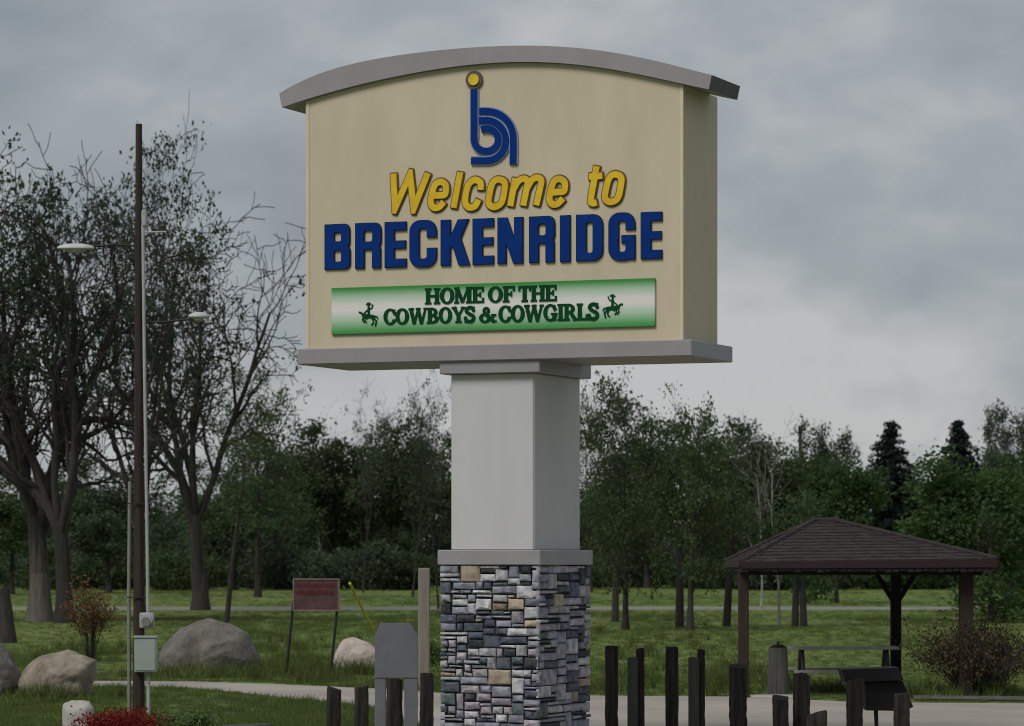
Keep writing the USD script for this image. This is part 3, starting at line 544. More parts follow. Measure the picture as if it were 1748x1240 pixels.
tree_row([
 ('olive', 440, 1020, 640, 190, 'mottled tree bulging out below the bare elm boughs', 0),
 ('dense', 400, 1008, 800, 190, 'dark leafy tree behind the leaning sapling', 20),
 ('mid', 560, 1003, 742, 190, 'rounded leafy tree behind the red notice board', 70),
 ('mid', 480, 1000, 760, 150, 'mid green tree between the notice board and the half bare elm', 40),
 ('mid', 655, 1003, 740, 190, 'mid green tree above the yellow guy wire cover', 130),
 ('sparse', 620, 1012, 668, 120, 'thin half bare tree poking above the wood beside the sign', 10),
 ('sparse', 705, 1020, 655, 120, 'slender open crowned tree close beside the grey sign post', 100),
 ('sparse', 748, 1040, 628, 110, 'tallest slender dark tree touching the grey sign post', 220),
 ('mid', 725, 1000, 760, 170, 'leafy tree just behind the grey sign post', 200),
 ('bare', 545, 1003, 690, 90, 'pale leafless tree whose twigs rise over the rounded leafy tree', 0),
 ('sparse', 1010, 1012, 640, 130, 'open branched tree emerging from behind the grey sign post', 300),
 ('olive', 1068, 1076, 668, 190, 'large dappled tree with a thick trunk near the stone base', 60),
 ('dapple', 1178, 1077, 712, 170, 'dappled tree with a dark trunk midway between stone base and gazebo', 190),
 ('dense', 1105, 1004, 690, 200, 'dark round topped tree behind the two dappled trees', 310),
 ('mid', 1250, 1003, 735, 180, 'mid green tree behind the low corner of the gazebo roof', 260),
 ('sparse', 1270, 1006, 715, 80, 'small dark tufted tree standing above the green wood', 160),
 ('bare', 1330, 1068, 700, 110, 'pale thin leafless tree whose trunk passes behind the gazebo roof', 90),
 ('bare', 1300, 1040, 735, 90, 'pale forked leafless tree beside the gazebo roof slope', 180),
 ('mid', 1340, 1002, 765, 170, 'mid green tree over the gazebo roof peak', 330),
 ('dense', 1400, 1000, 735, 110, 'narrow dark tree beside the bare pole trunk', 25),
 ('bright', 1428, 1030, 790, 150, 'bright green tree right above the gazebo peak', 0),
 ('dense', 1422, 1000, 752, 100, 'dark tree between the narrow dark tree and the spruce', 120),
 ('bright', 1650, 1062, 795, 240, 'broad bright green tree behind the gazebo and the russet shrub', 80),
 ('bright', 1725, 1050, 815, 150, 'bright green tree cut by the picture edge', 200),
 ('mid', 1580, 1000, 826, 120, 'low mid green tree between the two spruces', 210),
 ('dense', 1706, 1002, 708, 90, 'tall dark tree next to the smaller spruce', 260),
 ('dense', 1750, 1004, 715, 120, 'dark tall tree at the picture edge', 10),
 ('mid', 20, 1015, 800, 200, 'mid green tree low behind the pale grey elm trunk', 300),
 ('dense', 185, 1012, 790, 200, 'dark tree low behind the utility pole', 330),
])
# spruces
def spruce(px, by, ty, wpx, seed, label):
    g = ground(px, by); Y = g[1]; H = ww(by - ty, Y); R = ww(wpx, Y) / 2; rng = np.random.default_rng(seed)
    t = thing('spruce_tree', label, 'tree', g)
    obj('trunk', tube(np.array([[0, 0, -.1], [0, 0, H * .5], [0, 0, H * .98]]), [.22, .14, .02], 7), 'bark_dark', t, 60)
    brs, cs = [], []
    for z in np.arange(.08, .985, .032):
        rad = R * (1 - z) ** .9 * rng.uniform(.75, 1.2) + .03
        for k in range(int(9 + 8 * (1 - z))):
            a = rng.uniform(0, 6.28); rr2 = rad * rng.uniform(.72, 1.12); zs = z * H + rng.uniform(-.12, .12)
            p = np.array([[0, 0, zs], [math.cos(a) * rr2 * .5, math.sin(a) * rr2 * .5, zs - rr2 * .12], [math.cos(a) * rr2, math.sin(a) * rr2, zs - rr2 * .10]])
            brs.append(tube(p, [.03, .02, .01], 3, False))
            for s in np.linspace(.25, 1, max(3, int(rr2 * 3.5))): cs.append(p[0] + (p[2] - p[0]) * s + [0, 0, -.05 - .1 * s * rr2])
    obj('branches', merge(brs), 'bark_dark', t)
    obj('crown', leaves(rng, np.array(cs), 11, .17, .30, .6), 'needle_blue', t)
spruce(1520, 1000, 718, 290, 3, 'dark blue green spruce standing behind the gazebo roof')
spruce(1637, 1003, 716, 260, 4, 'smaller spruce rising from the bright green tree')
# dead pole trunk, leaning sapling, thin trunks near the road
g = ground(1366, 1000)
t = thing('dead_trunk', 'straight bare pole trunk sticking out of the wood', 'tree', g)
obj('trunk', tube(np.array([[0, 0, 0], [.05, 0, 6], [0, 0, zz(728, g[1])]]), [.24, .2, .16], 8), 'bark_grey', t, 60)
for z, dx in ((9.5, .5), (10.6, -.5), (8.2, -.7)): obj('branch', tube(np.array([[0, 0, z], [dx, .1, z + .5]]), [.04, .015], 4), 'bark_grey', t)
g = ground(386, 1065)
t = thing('sapling', 'thin dark leaning sapling above the rounded grey boulder', 'tree', g)
H = zz(760, g[1]); top = ww(36, g[1])
obj('trunk', tube(np.array([[0, 0, -.1], [top * .3, 0, H * .35], [top * .75, 0, H * .75], [top, 0, H]]), [.11, .09, .06, .02], 7), 'bark_dark', t, 60)
rng = np.random.default_rng(9); bs = []
for k in range(14):
    z = rng.uniform(.45, .98); a = rng.uniform(0, 6.28); b0_ = np.array([top * z, 0, H * z]); l = rng.uniform(.5, 1.3); bs.append((b0_, b0_ + [math.cos(a) * l, math.sin(a) * l, l * .8]))
obj('branches', merge([tube(np.array(b), [.025, .008], 3, False) for b in bs]), 'bark_dark', t)
obj('crown', leaves(rng, np.array([b[1] for b in bs] + [(b[0] + b[1]) / 2 for b in bs]), 22, .3, .15), 'leaf_mid', t)
for px, by, ty, r, lean, lab in ((1240, 1070, 900, .12, .25, 'thin dark leaning trunk beside the reddish gazebo post'), (1357, 1070, 930, .11, .08, 'dark young trunk behind the gazebo, nearest to its wooden barrel'), (1372, 1070, 930, .11, -.12, 'dark young trunk with a slight lean seen through the open gazebo'),
                                 (1692, 1064, 930, .10, -.05, 'thin dark trunk behind the russet shrub and the gazebo post'), (1050, 1062, 900, .12, .05, 'slim dark trunk close behind the stone base'), (1160, 1072, 900, .13, .02, 'slim dark trunk beside the dappled tree nearer the gazebo')):
    g = ground(px, by); H = zz(ty, g[1]); rng = np.random.default_rng(int(px)); t = thing('young_tree', lab, 'tree', g)
    obj('trunk', tube(np.array([[0, 0, -.1], [lean * .4, 0, H * .5], [lean, 0, H]]), [r * 1.3, r, r * .6], 7), 'bark_dark', t, 60)
    cs = rng.normal(0, 1, (40, 3)) * [.8, .8, .6] + [lean, 0, H + .5]
    obj('branches', merge([tube(np.array([[lean, 0, H - .3], c]), [.04, .01], 3, False) for c in cs[:16]]), 'bark_dark', t)
    obj('crown', leaves(rng, cs, 26, .3, .17), 'leaf_mid', t)
# far wood and its undergrowth, which read as one mass
def instancer(name, protos, pos, yaws, scales, idx, label, cat):
    pi = UsdGeom.PointInstancer.Define(stage, '/World/' + name); keys(pi.GetPrim(), label, cat, None, 'stuff')
    paths = []
    for nm, mesh, mat in protos:
        m = usdkit.mesh(stage, f'/World/{name}/{nm}', mesh, M[mat]); paths.append(m.GetPath())
    pi.CreatePrototypesRel().SetTargets(paths); n = len(pos)
    pi.CreatePositionsAttr(Vt.Vec3fArray.FromNumpy(np.asarray(pos, np.float32))); pi.CreateProtoIndicesAttr(Vt.IntArray.FromNumpy(np.asarray(idx, np.int32)))
    q = np.zeros((n, 4), np.float32); 
    pi.CreateOrientationsAttr(Vt.QuathArray([Gf.Quath(math.cos(y / 2), 0, 0, math.sin(y / 2)) for y in yaws])); pi.CreateScalesAttr(Vt.Vec3fArray.FromNumpy(np.asarray(scales, np.float32)))
rng = np.random.default_rng(71)
def bush(seed, n, R, H, size):
    r = np.random.default_rng(seed); c = r.normal(0, 1, (n, 3)); c /= np.linalg.norm(c, axis=1, keepdims=True); c *= r.uniform(.35, 1, (n, 1)) ** .5 * [R, R, H / 2]; c[:, 2] += H / 2 * .95
    c *= 1 + .25 * (meshkit.fbm(c * .7, 3, seed)[:, None] - .5); return leaves(r, c, 16, .32, size)
pos, yw, sc, ix = [], [], [], []
for k in range(180):
    Y = rng.uniform(300, 400); X = rng.uniform(-.24, .27) * Y * 1.15; pos.append((X, Y, 0)); yw.append(rng.uniform(0, 6.28)); s = rng.uniform(.7, 1.0); sc.append((s, s, s * rng.uniform(.75, 1.0))); ix.append(int(rng.integers(0, 2)))
instancer('woodland', [('far_crown', bush(1, 330, 3.6, 10.5, .42), 'leaf_dark'), ('far_crown_b', bush(2, 330, 4.2, 9.0, .42), 'leaf_mid')], pos, yw, sc, ix, 'dark far wood closing the lawn behind every single tree', 'wood')
pos, yw, sc, ix = [], [], [], []
for k in range(250):
    Y = rng.uniform(255, 330); X = rng.uniform(-.24, .27) * Y * 1.15
    pos.append((X, Y, 0)); yw.append(rng.uniform(0, 6.28)); s = rng.uniform(.6, 1.25); sc.append((s, s, s)); ix.append(int(rng.integers(0, 2)))
instancer('undergrowth', [('shrub_mass', bush(3, 110, 2.0, 3.0, .32), 'leaf_dark'), ('shrub_mass_b', bush(4, 110, 2.3, 2.4, .32), 'leaf_mid')], pos, yw, sc, ix, 'low dark undergrowth along the foot of the wood', 'undergrowth')
# lawn grass
def tuft(seed, n, h, w, sp, spread):
    r = np.random.default_rng(seed); a = r.uniform(0, 6.28, n); c = r.normal(0, sp, (n, 2)); hh_ = h * r.uniform(.5, 1.2, n); ln = r.normal(0, spread, (n, 2)) * hh_[:, None]
    d = np.c_[np.cos(a), np.sin(a)] * w / 2
    v = np.stack([np.c_[c - d, np.zeros(n)], np.c_[c + d, np.zeros(n)], np.c_[c + ln + d * .2, hh_], ], 1).reshape(-1, 3); return v, np.arange(3 * n).reshape(-1, 3)
pathpoly = Polygon(gp((150, 1163), (330, 1164), (480, 1169), (640, 1176), (760, 1184), (1000, 1188), (1250, 1190), (1480, 1200), (1900, 1202), (2000, 1300), (2000, 1420), (700, 1420), (740, 1245), (640, 1211), (540, 1198), (420, 1184), (320, 1175), (150, 1172)))
from shapely import contains_xy
def scatter(n, py0, py1, power=1.0):
    py = rng.uniform(0, 1, n) ** power * (py1 - py0) + py0; px = rng.uniform(-600, 2500, n); Y = FPX * EYE / (py - HY); X = (px - CX) * Y / FPX
    k = ~contains_xy(pathpoly, X, Y); k &= ~((Y > 160) & (Y < 176.0)); return X[k], Y[k]
X1, Y1 = scatter(43000, 1050, 1262); X2, Y2 = scatter(15000, 985, 1060)
pos = np.r_[np.c_[X1, Y1, 0 * X1], np.c_[X2, Y2, 0 * X2]]; n = len(pos)
big = meshkit.noise(np.c_[pos[:, 0] * .35, pos[:, 1] * .06, np.zeros(n)], 4); s = (.42 + 0.8 * big ** 2) * np.sqrt(np.clip(pos[:, 1] / 70, .8, 3)) * rng.uniform(.7, 1.3, n)
instancer('lawn_grass', [('tuft', tuft(1, 26, .085, .012, .10, .35), 'grass_blade'), ('tuft_b', tuft(2, 22, .12, .012, .12, .4), 'grass_blade'), ('tuft_c', tuft(3, 26, .07, .012, .10, .5), 'weed_blade')],
          pos, rng.uniform(0, 6.28, n), np.c_[s, s, s], rng.choice(3, n, p=[.5, .3, .2]), 'uneven unmown green grass over the park lawn', 'grass')
# taller weeds in patches
pos = []
for cx, by, sx, sy, m in ((520, 1140, 60, 14, 60), (470, 1110, 70, 14, 50), (1130, 1120, 90, 25, 80), (1240, 1165, 50, 10, 40), (690, 1125, 40, 12, 30), (1400, 1178, 50, 5, 30), (150, 1120, 60, 12, 40), (1090, 1170, 60, 8, 40), (350, 1153, 55, 3, 46), (90, 1194, 45, 3, 34), (610, 1150, 28, 2, 24), (1655, 1190, 60, 3, 30), (500, 1158, 50, 3, 24)):
    for _ in range(m):
        q = ground(cx + rng.normal(0, sx), by + rng.normal(0, sy)); 
        if not contains_xy(pathpoly, q[0], q[1]): pos.append(q)
n = len(pos); s = rng.uniform(.35, 1.0, n)
instancer('weeds', [('weed', tuft(7, 40, .42, .022, .16, .35), 'weed_blade'), ('weed_b', tuft(8, 40, .34, .03, .2, .5), 'grass_blade')], pos, rng.uniform(0, 6.28, n), np.c_[s, s, s], rng.integers(0, 2, n), 'patches of tall yellowish weeds in the lawn', 'weeds')

# ------------------------------------------------------------------ utility pole with lamps
g = ground(237, 1222); Y = g[1]; P2 = lambda px, py: np.array([(px - 237) * Y / FPX, 0, zz(py, Y)])
pole = thing('utility_pole', 'tall brown wooden utility pole carrying two lamps and a meter box', 'utility pole', g)
n = 30; pts = np.array([[0, 0, z] for z in np.linspace(-.3, zz(212, Y), n)]); obj('pole', tube(pts, np.linspace(.095, .05, n), 14), 'pole_wood', pole, 50)
mast = obj('mast_pipe', tube(np.array([P2(254, 1060) + [0, -.1, 0], P2(252, 900) + [0, -.1, 0], P2(248, 640) + [0, -.1, 0], P2(245, 385) + [0, -.1, 0]]), .026, 10), 'galvanised', pole, 50)
obj('weather_head', cat_([cbx(P2(243, 0)[0], -.15, zz(388, Y), P2(252, 0)[0], -.05, zz(360, Y), .02), tm(tube(np.array([P2(248, 398) + [0, -.1, 0], P2(285, 397) + [0, -.1, 0]]), .012, 6))]), 'galvanised', mast, 40)
obj('lower_conduit', tube(np.array([P2(254, 1146) + [0, -.1, 0], P2(255, 1224) + [0, -.1, 0]]), .03, 10), 'galvanised', pole, 50)
obj('side_conduit', tube(np.array([P2(221, 1224) + [0, -.02, -.1], P2(220, 1020) + [0, -.02, 0], P2(222, 822) + [0, -.02, 0]]), .030, 10), 'dull_conduit', pole, 50)
for z in (860, 1020): obj('strap', cbx(P2(217, 0)[0], -.112, zz(z, Y) - .008, P2(256, 0)[0], -.09, zz(z, Y) + .008, .003), 'dark_iron', pole)
mb = trimesh.creation.cylinder(.095, .10, sections=24); mb.apply_transform(trimesh.transformations.rotation_matrix(math.pi / 2, [1, 0, 0])); mb.apply_translation(P2(252, 1060) + [0, -.2, 0])
meter = obj('meter', cat_([mb, cbx(P2(240, 0)[0], -.17, zz(1072, Y), P2(264, 0)[0], -.06, zz(1046, Y), .012)]), 'galvanised', pole, 40)
mg = trimesh.creation.cylinder(.07, .03, sections=24); mg.apply_transform(trimesh.transformations.rotation_matrix(math.pi / 2, [1, 0, 0])); mg.apply_translation(P2(252, 1061) + [0, -.262, 0]); obj('dial', mg, 'dull_conduit', meter, 40)
boxm = obj('meter_box', cbx(P2(232, 0)[0], -.24, zz(1147, Y), P2(270, 0)[0], -.08, zz(1086, Y), .012), 'box_grey_green', pole, 40)
obj('door', cbx(P2(234.5, 0)[0], -.252, zz(1144, Y), P2(267.5, 0)[0], -.241, zz(1091, Y), .006), 'box_grey_green', boxm, 40)
obj('top_hood', cbx(P2(231, 0)[0], -.26, zz(1089, Y), P2(271, 0)[0], -.08, zz(1085, Y), .004), 'box_grey_green', boxm)
def lamp(x0, x1, py, ax, apy, arm_py):
    a = obj('lamp_arm', tube(np.array([P2(237, arm_py) + [0, 0, 0], P2((237 + ax) / 2, arm_py - 2), P2(ax, apy)]), .018, 8), 'dark_iron', pole, 50)
    L_ = ww(abs(x1 - x0), Y); c = P2((x0 + x1) / 2, py); s = trimesh.creation.icosphere(3, 1.0); s.apply_scale([L_ / 2, .11, .075]); v = np.array(s.vertices); v[:, 2] = np.where(v[:, 2] < 0, v[:, 2] * .45, v[:, 2]); s.vertices = v + c
    h = obj('lamp_head', s, 'lamp_shell', a, 60)
    l = trimesh.creation.icosphere(2, 1.0); l.apply_scale([L_ * .26, .08, .045]); l.apply_translation(c + [0, 0, -.035]); obj('lamp_lens', l, 'lamp_lens', a, 60)
lamp(97, 162, 424, 158, 421, 420); lamp(322, 356, 541, 326, 545, 552)
# guy wire with yellow cover
GY = ground(655, 1112)
pt = np.array([g[0], Y, zz(276, Y)]); d = pt - GY; 
tA = 0.02
gw = thing('guy_wire', 'steel guy wire with a bright yellow plastic cover beside the notice board', 'guy wire', GY)
obj('wire', tube(np.array([[0, 0, 0], d * .5, d]), .004, 5), 'wire_steel', gw)
zc = [zz(1085, GY[1] + (Y - GY[1]) * .03), zz(992, GY[1])]
obj('cover', tube(np.array([d * (max(zc[0], .2) / d[2]), d * (zz(992, GY[1]) / d[2])]), .034, 10), 'yellow_plastic', gw, 50)

# ------------------------------------------------------------------ boulders
def rock(prof, mat, label, seed, depth=.8, amp=.05, smooth=28, cat='boulder'):
    P = np.array(prof, float); by = P[:, 1].max(); cx = (P[:, 0].min() + P[:, 0].max()) / 2; g = ground(cx, by - 2); Y = g[1]
    q = np.c_[(P[:, 0] - cx) * Y / FPX, (by - P[:, 1]) * Y / FPX]; W = q[:, 0].max() - q[:, 0].min(); H = q[:, 1].max(); rng = np.random.default_rng(seed); c = np.array([rng.uniform(-.08, .08) * W, H * .25])
    q = q + rng.normal(0, .012, q.shape) * W; q[:, 1] = np.where(q[:, 1] < .06 * H, -.12 * H, q[:, 1])
    V = []; n = len(q)
    for t, k in ((-.50, .42), (-.40, .74), (-.16, .96), (.1, 1.0), (.34, .84), (.5, .4)):
        r = c + (q - c) * (k + rng.normal(0, .03, (n, 1))); r[:, 1] = np.where(q[:, 1] < 0, -.12 * H, r[:, 1]); V.append(np.c_[r[:, 0], np.full(n, (t + .4) * W * depth) + rng.normal(0, .012, n) * W, r[:, 1]])
    V = np.vstack(V + [[V[0].mean(0)], [V[-1].mean(0)]]); F = []
    for a in range(5):
        for b in range(n): b2 = (b + 1) % n; F += [(a * n + b, a * n + b2, a * n + n + b2), (a * n + b, a * n + n + b2, a * n + n + b)]
    for b in range(n): b2 = (b + 1) % n; F += [(b2, b, 6 * n), (5 * n + b, 5 * n + b2, 6 * n + 1)]
    m = trimesh.Trimesh(V, F, process=True); m.fix_normals()
    for _ in range(2): m = m.subdivide()
    trimesh.smoothing.filter_laplacian(m, .5, iterations=1); v = np.array(m.vertices); n0 = np.array(m.vertex_normals)
    m.vertices = v + n0 * ((meshkit.fbm(v * 3.0 / W * 2 + seed, 4, seed) - .5) * amp * W * 1.6 + (meshkit.fbm(v * 14 / W + seed, 3, seed + 1) - .5) * amp * W * .5)[:, None]
    obj('boulder' if cat == 'boulder' else 'stone_block', m, mat, None, smooth, g, label, cat)
rock([(262, 1148), (266, 1118), (280, 1094), (305, 1074), (335, 1061), (362, 1058), (392, 1066), (416, 1084), (434, 1108), (443, 1132), (432, 1147), (350, 1151)], 'boulder_grey', 'big rounded grey boulder on the lawn behind the meter box', 3, .7, .045, 30)
rock([(24, 1176), (30, 1152), (52, 1130), (78, 1117), (108, 1118), (140, 1120), (162, 1128), (160, 1155), (150, 1176), (152, 1192), (60, 1194)], 'boulder_buff', 'angular buff boulder lying at the end of the concrete path', 6, .7, .05)
rock([(-80, 1190), (-70, 1130), (-40, 1092), (-10, 1094), (14, 1118), (26, 1150), (30, 1182), (0, 1193)], 'boulder_grey', 'grey boulder cut off by the picture edge', 9, .8, .05)
rock([(566, 1144), (571, 1118), (586, 1095), (604, 1090), (628, 1101), (648, 1113), (654, 1130), (652, 1147), (600, 1148)], 'boulder_white', 'small whitish boulder between the notice board and grey panel', 12, .7, .04)
rock([(103, 1250), (105, 1206), (120, 1197), (150, 1199), (158, 1212), (158, 1250), (130, 1254)], 'pale_concrete', 'pale block of stone beside the red flowers', 15, .8, .03, 28, 'stone')
g = ground(6, 1098); obj('stump', tm(tube(np.array([[0, 0, -.1], [.02, 0, .5], [-.05, 0, zz(1005, g[1])]]), [.42, .30, .22], 12)), 'bark_dark', None, 40, g, 'dark broken stump behind the boulder at the picture edge', 'stump')

# ------------------------------------------------------------------ notice board
g = ground(526, 1156); Y = g[1]; Q = lambda px, py: ((px - 526) * Y / FPX, zz(py, Y))
nb = thing('notice_board', 'small dark red notice board in a pale frame on two black legs', 'sign', g)
x0, z0 = Q(500, 1044); x1, z1 = Q(580, 988)
bd = obj('board', cbx(x0 + .02, -.02, z0 + .02, x1 - .02, .02, z1 - .02, .004), 'board_red', nb)
for a in ((x0, z0, x1, z0 + .03), (x0, z1 - .03, x1, z1), (x0, z0 + .031, x0 + .03, z1 - .031), (x1 - .03, z0 + .031, x1, z1 - .031)): obj('frame', cbx(a[0], -.035, a[1], a[2], .03, a[3], .006), 'board_pink', nb)
rng = np.random.default_rng(33)
for r_ in range(2):
    z = z1 - .19 - r_ * .15; x = x0 + .07
    ln = []
    while x < x1 - .15: w = rng.uniform(.03, .07); ln.append(bx(x, -.024, z, x + w, -.0205, z + rng.uniform(.075, .12))); x += w + .012
    obj('print_line', cat_(ln), 'board_print', bd)
for (ta, tb) in ((Q(501, 1050), Q(487, 1157)), (Q(577, 1050), Q(563, 1157))):
    obj('leg', tube(np.array([[tb[0], .05, -.05], [ta[0], .045, ta[1] + .3]]), .032, 8), 'dark_iron', nb, 50)
# ------------------------------------------------------------------ grey panel, pale post, timber posts
g = ground(678, 1268); Y = g[1]; Q = lambda px, py: ((px - 678) * Y / FPX, zz(py, Y))
gpn = thing('grey_panel', 'slate grey metal panel standing on two flat legs', 'panel', g)
pa = [Q(640, 1157), Q(640, 1085), Q(649, 1064), Q(700, 1064), Q(713, 1085), Q(713, 1157)]
obj('panel', prism(Polygon(pa), -.05, .05), 'panel_grey', gpn); 
for a, b in ((640, 659), (690, 713)): obj('leg', cbx(Q(a, 0)[0], -.04, -.05, Q(b, 0)[0], .04, Q(0, 1157)[1] - .001, .008), 'panel_grey', gpn)
g = ground(724, 1176); Y = g[1]
ppm = cbx(-ww(10, Y), -.1, -.05, ww(10, Y), .1, zz(970, Y), .02); obj('pale_post', ppm, 'pale_post_wood', None, 30, g, 'tall pale timber post standing close beside the stone base', 'post')
def timber(px0, px1, top, label, depth=1258, mat='old_timber', notch=None, seed=0, group='dark timber posts along the path'):
    g = ground((px0 + px1) / 2, depth); Y = g[1]; r = ww(px1 - px0, Y) / 2; H = zz(top, Y); rng = np.random.default_rng(seed + int(px0)); n = 14; k = 14
    pts = np.array([[rng.normal(0, .006), rng.normal(0, .006), z] for z in np.linspace(-.1, H, n)])
    v, f = tube(pts, np.full(n, r), k); v = np.array(v)
    sq = np.maximum(abs(v[:, 0]), abs(v[:, 1])) + 1e-9; rad = np.hypot(v[:, 0], v[:, 1]) + 1e-9; boxy = np.where(rad > .3 * r, np.minimum(r / sq, 1.28 * r / rad), 1)      # squared log with rounded arrises
    v[:, :2] *= (0.55 * boxy + 0.45)[:, None] ; v[:, :2] *= .93
    v[:, :2] *= 1 + (meshkit.fbm(v * [5, 5, 1.5] + px0, 3, 2)[:, None] - .5) * .22
    topm = v[:, 2] > H - .01; v[topm, 2] += (meshkit.noise(v[topm] * 9 + px0, 1) - .5) * .05
    t = thing('timber_post', label, 'post', g, group=None); obj('post', (v, f), mat, t, 40)
    if notch: 
        nx0, nx1, nt = notch; cx = (px0 + px1) / 2
        obj('slab', cbx(ww(nx0 - cx, Y), -r * 1.1, -.05, ww(nx1 - cx, Y), r * .5, zz(nt, Y), .015), 'grey_timber', t)
timber(557, 583, 1176, 'dark timber post farthest from the stone base, short and rough')
timber(604, 630, 1173, 'dark timber post between the grey panel and the shortest outer post')
timber(659, 688, 1160, 'dark timber post framed by the legs of the grey panel', 1275)
timber(716, 741, 1150, 'black timber post wedged between grey panel and stone base', 1250)
timber(1032, 1056, 1104, 'tall slim dark post first beside the stone base')
timber(1085, 1101, 1108, 'dark post with a lighter lower slab on its face', notch=(1071, 1089, 1122))
timber(1135, 1159, 1105, 'tall slim dark post third from the stone base')
timber(1190, 1204, 1110, 'dark post with a grey slab on its face under the thin trunks', notch=(1175, 1193, 1122))
timber(1244, 1276, 1138, 'thick dark post under the low corner of the gazebo roof', 1262)
timber(1318, 1347, 1191, 'short dark post in front of the wooden barrel', 1265)
timber(1352, 1384, 1153, 'thick grey brown post just beyond the wooden barrel', 1262)
timber(1376, 1413, 1218, 'lowest squat dark post, barely clearing the picture edge', 1275)
timber(1443, 1474, 1162, 'dark post under the edge of the slab topped stand', 1262)
timber(1524, 1554, 1185, 'dark post at the far end of the slab topped stand', 1265)
# slab topped stand
g = ground(1490, 1252); Y = g[1]; Q = lambda px, py: ((px - 1490) * Y / FPX, zz(py, Y))
st_ = thing('slab_stand', 'black slab topped stand with a tapering box on one thin leg', 'stand', g)
obj('top_slab', prism(Polygon([Q(1433, 1142), Q(1530, 1139), Q(1538, 1160), Q(1440, 1164)]), -.35, .35), 'black_timber', st_)
obj('box', prism(Polygon([Q(1474, 1165), Q(1538, 1162), Q(1556, 1206), Q(1540, 1213), Q(1476, 1212)]), -.22, .22), 'black_timber', st_)
obj('leg', tube(np.array([[Q(1497, 0)[0], 0, -.05], [Q(1495, 0)[0], 0, Q(0, 1211)[1]]]), .03, 8), 'dark_iron', st_)

# ------------------------------------------------------------------ gazebo
gc = np.array([(1462 - CX) * 64 / FPX, 64.0, 0]); Y = 64.0; Q = lambda px, py: ((px - 1462) * Y / FPX, zz(py, Y))
gz = thing('gazebo', 'open park gazebo with dark brown hipped shingle roof and timber posts', 'gazebo', gc, 0.0)
hw = ww(211, Y); zb = zz(970, Y); zf = zz(960, Y); za = zz(890, Y); ap = np.array([Q(1410, 0)[0], 0.3, za]); NC = 13; hd = 2.3
cor = np.array([[-hw, -hd, zf], [hw, -hd, zf + .05], [hw, hd, zf + .05], [-hw, hd, zf]]); rng = np.random.default_rng(12)
ridge = [ap + [-.18, 0, 0], ap + [.2, 0, 0], ap + [.2, .1, 0], ap + [-.18, .1, 0]]
V, F = [], []
for k in range(NC):                        # shingle courses, each lapping the one below
    t0_, t1_ = k / NC, (k + 1.25) / NC; t1_ = min(t1_, 1.0)
    for e in range(4):
        a0, a1 = cor[e], cor[(e + 1) % 4]; r0, r1 = ridge[e], ridge[(e + 1) % 4]
        N = 26
        for j in range(N):
            s0, s1 = j / N, (j + 1) / N; lift = .018 + rng.uniform(0, .014)
            lo0, lo1 = a0 + (a1 - a0) * s0, a0 + (a1 - a0) * s1; hi0, hi1 = r0 + (r1 - r0) * s0, r0 + (r1 - r0) * s1
            q = [lo0 + (hi0 - lo0) * t0_ + [0, 0, lift], lo1 + (hi1 - lo1) * t0_ + [0, 0, lift], lo1 + (hi1 - lo1) * t1_, lo0 + (hi0 - lo0) * t1_]
            q += [q[0] - [0, 0, lift + .012], q[1] - [0, 0, lift + .012]]
            o = len(V); V += q; F += [(o, o + 1, o + 2), (o, o + 2, o + 3), (o + 4, o + 5, o + 1), (o + 4, o + 1, o)]
roofp = obj('roof', (np.array(V), np.array(F)), 'roof_shingle', gz)
obj('ridge_cap', tm(tube(np.array([ap + [-.25, .05, .01], ap + [.27, .05, .01]]), .06, 8)), 'roof_shingle', roofp)
for e in range(4): obj('hip_cap', tm(tube(np.array([cor[e] + [0, 0, .02], ridge[e] + [0, 0, .02]]), .045, 6)), 'roof_shingle', roofp)
sof = [cor[i] - [0, 0, .02] for i in range(4)]; obj('soffit', (np.array(sof + [c - [0, 0, .05] for c in sof]), np.array([(0, 1, 2), (0, 2, 3), (4, 6, 5), (4, 7, 6)])), 'black_timber', gz)
for e in range(4):
    a, b = cor[e], cor[(e + 1) % 4]; d = unit(b - a); nrm = np.array([d[1], -d[0], 0]); z = [a[2], b[2]]
    q = [a, b, b - [0, 0, z[1] - zb - .02], a - [0, 0, z[0] - zb]]; q2 = [p + nrm * .035 for p in q]
    obj('fascia', trimesh.convex.convex_hull(np.array([p + nrm * .003 for p in q] + q2)), 'fascia_red', gz)
    n_ = 34; tr = []
    for j in range(n_): c = a + (b - a) * (j + .5) / n_; tr.append(bx(c[0] - .045 * abs(d[0]) - .012, c[1] - .045 * abs(d[1]) - .012, zb - .035 - rng.uniform(0, .03), c[0] + .045 * abs(d[0]) + .012, c[1] + .045 * abs(d[1]) + .012, zb + .015))
    obj('dentil_trim', cat_(tr), 'black_timber', gz)
for px, y, w, mat in ((1269, -1.8, 17, 'post_red_wood'), (1649, -1.8, 22, 'post_red_wood'), (1529, 1.9, 18, 'black_timber'), (1269.5, 1.9, 13, 'black_timber')):
    x = (px - CX) * (Y + y) / FPX - gc[0]; h2 = ww(w, Y) / 2
    p = obj('post', cbx(x - h2, y - h2, -.05, x + h2, y + h2, zb - .02, .012), mat, gz)
    for s in (-1, 1):
        if px == 1529: obj('brace', tube(np.array([[x + s * .05, y, zb - .62], [x + s * .40, y, zb - .05]]), .05, 4), mat, p)
for y in (-1.8, 1.9): obj('beam', cbx(-2.15, y - .06, zb - .12, 2.05, y + .06, zb + .02, .01), 'black_timber', gz)
for x in (-2.13, 1.93): obj('beam', cbx(x - .06, -1.73, zb - .125, x + .06, 1.83, zb + .015, .01), 'black_timber', gz)
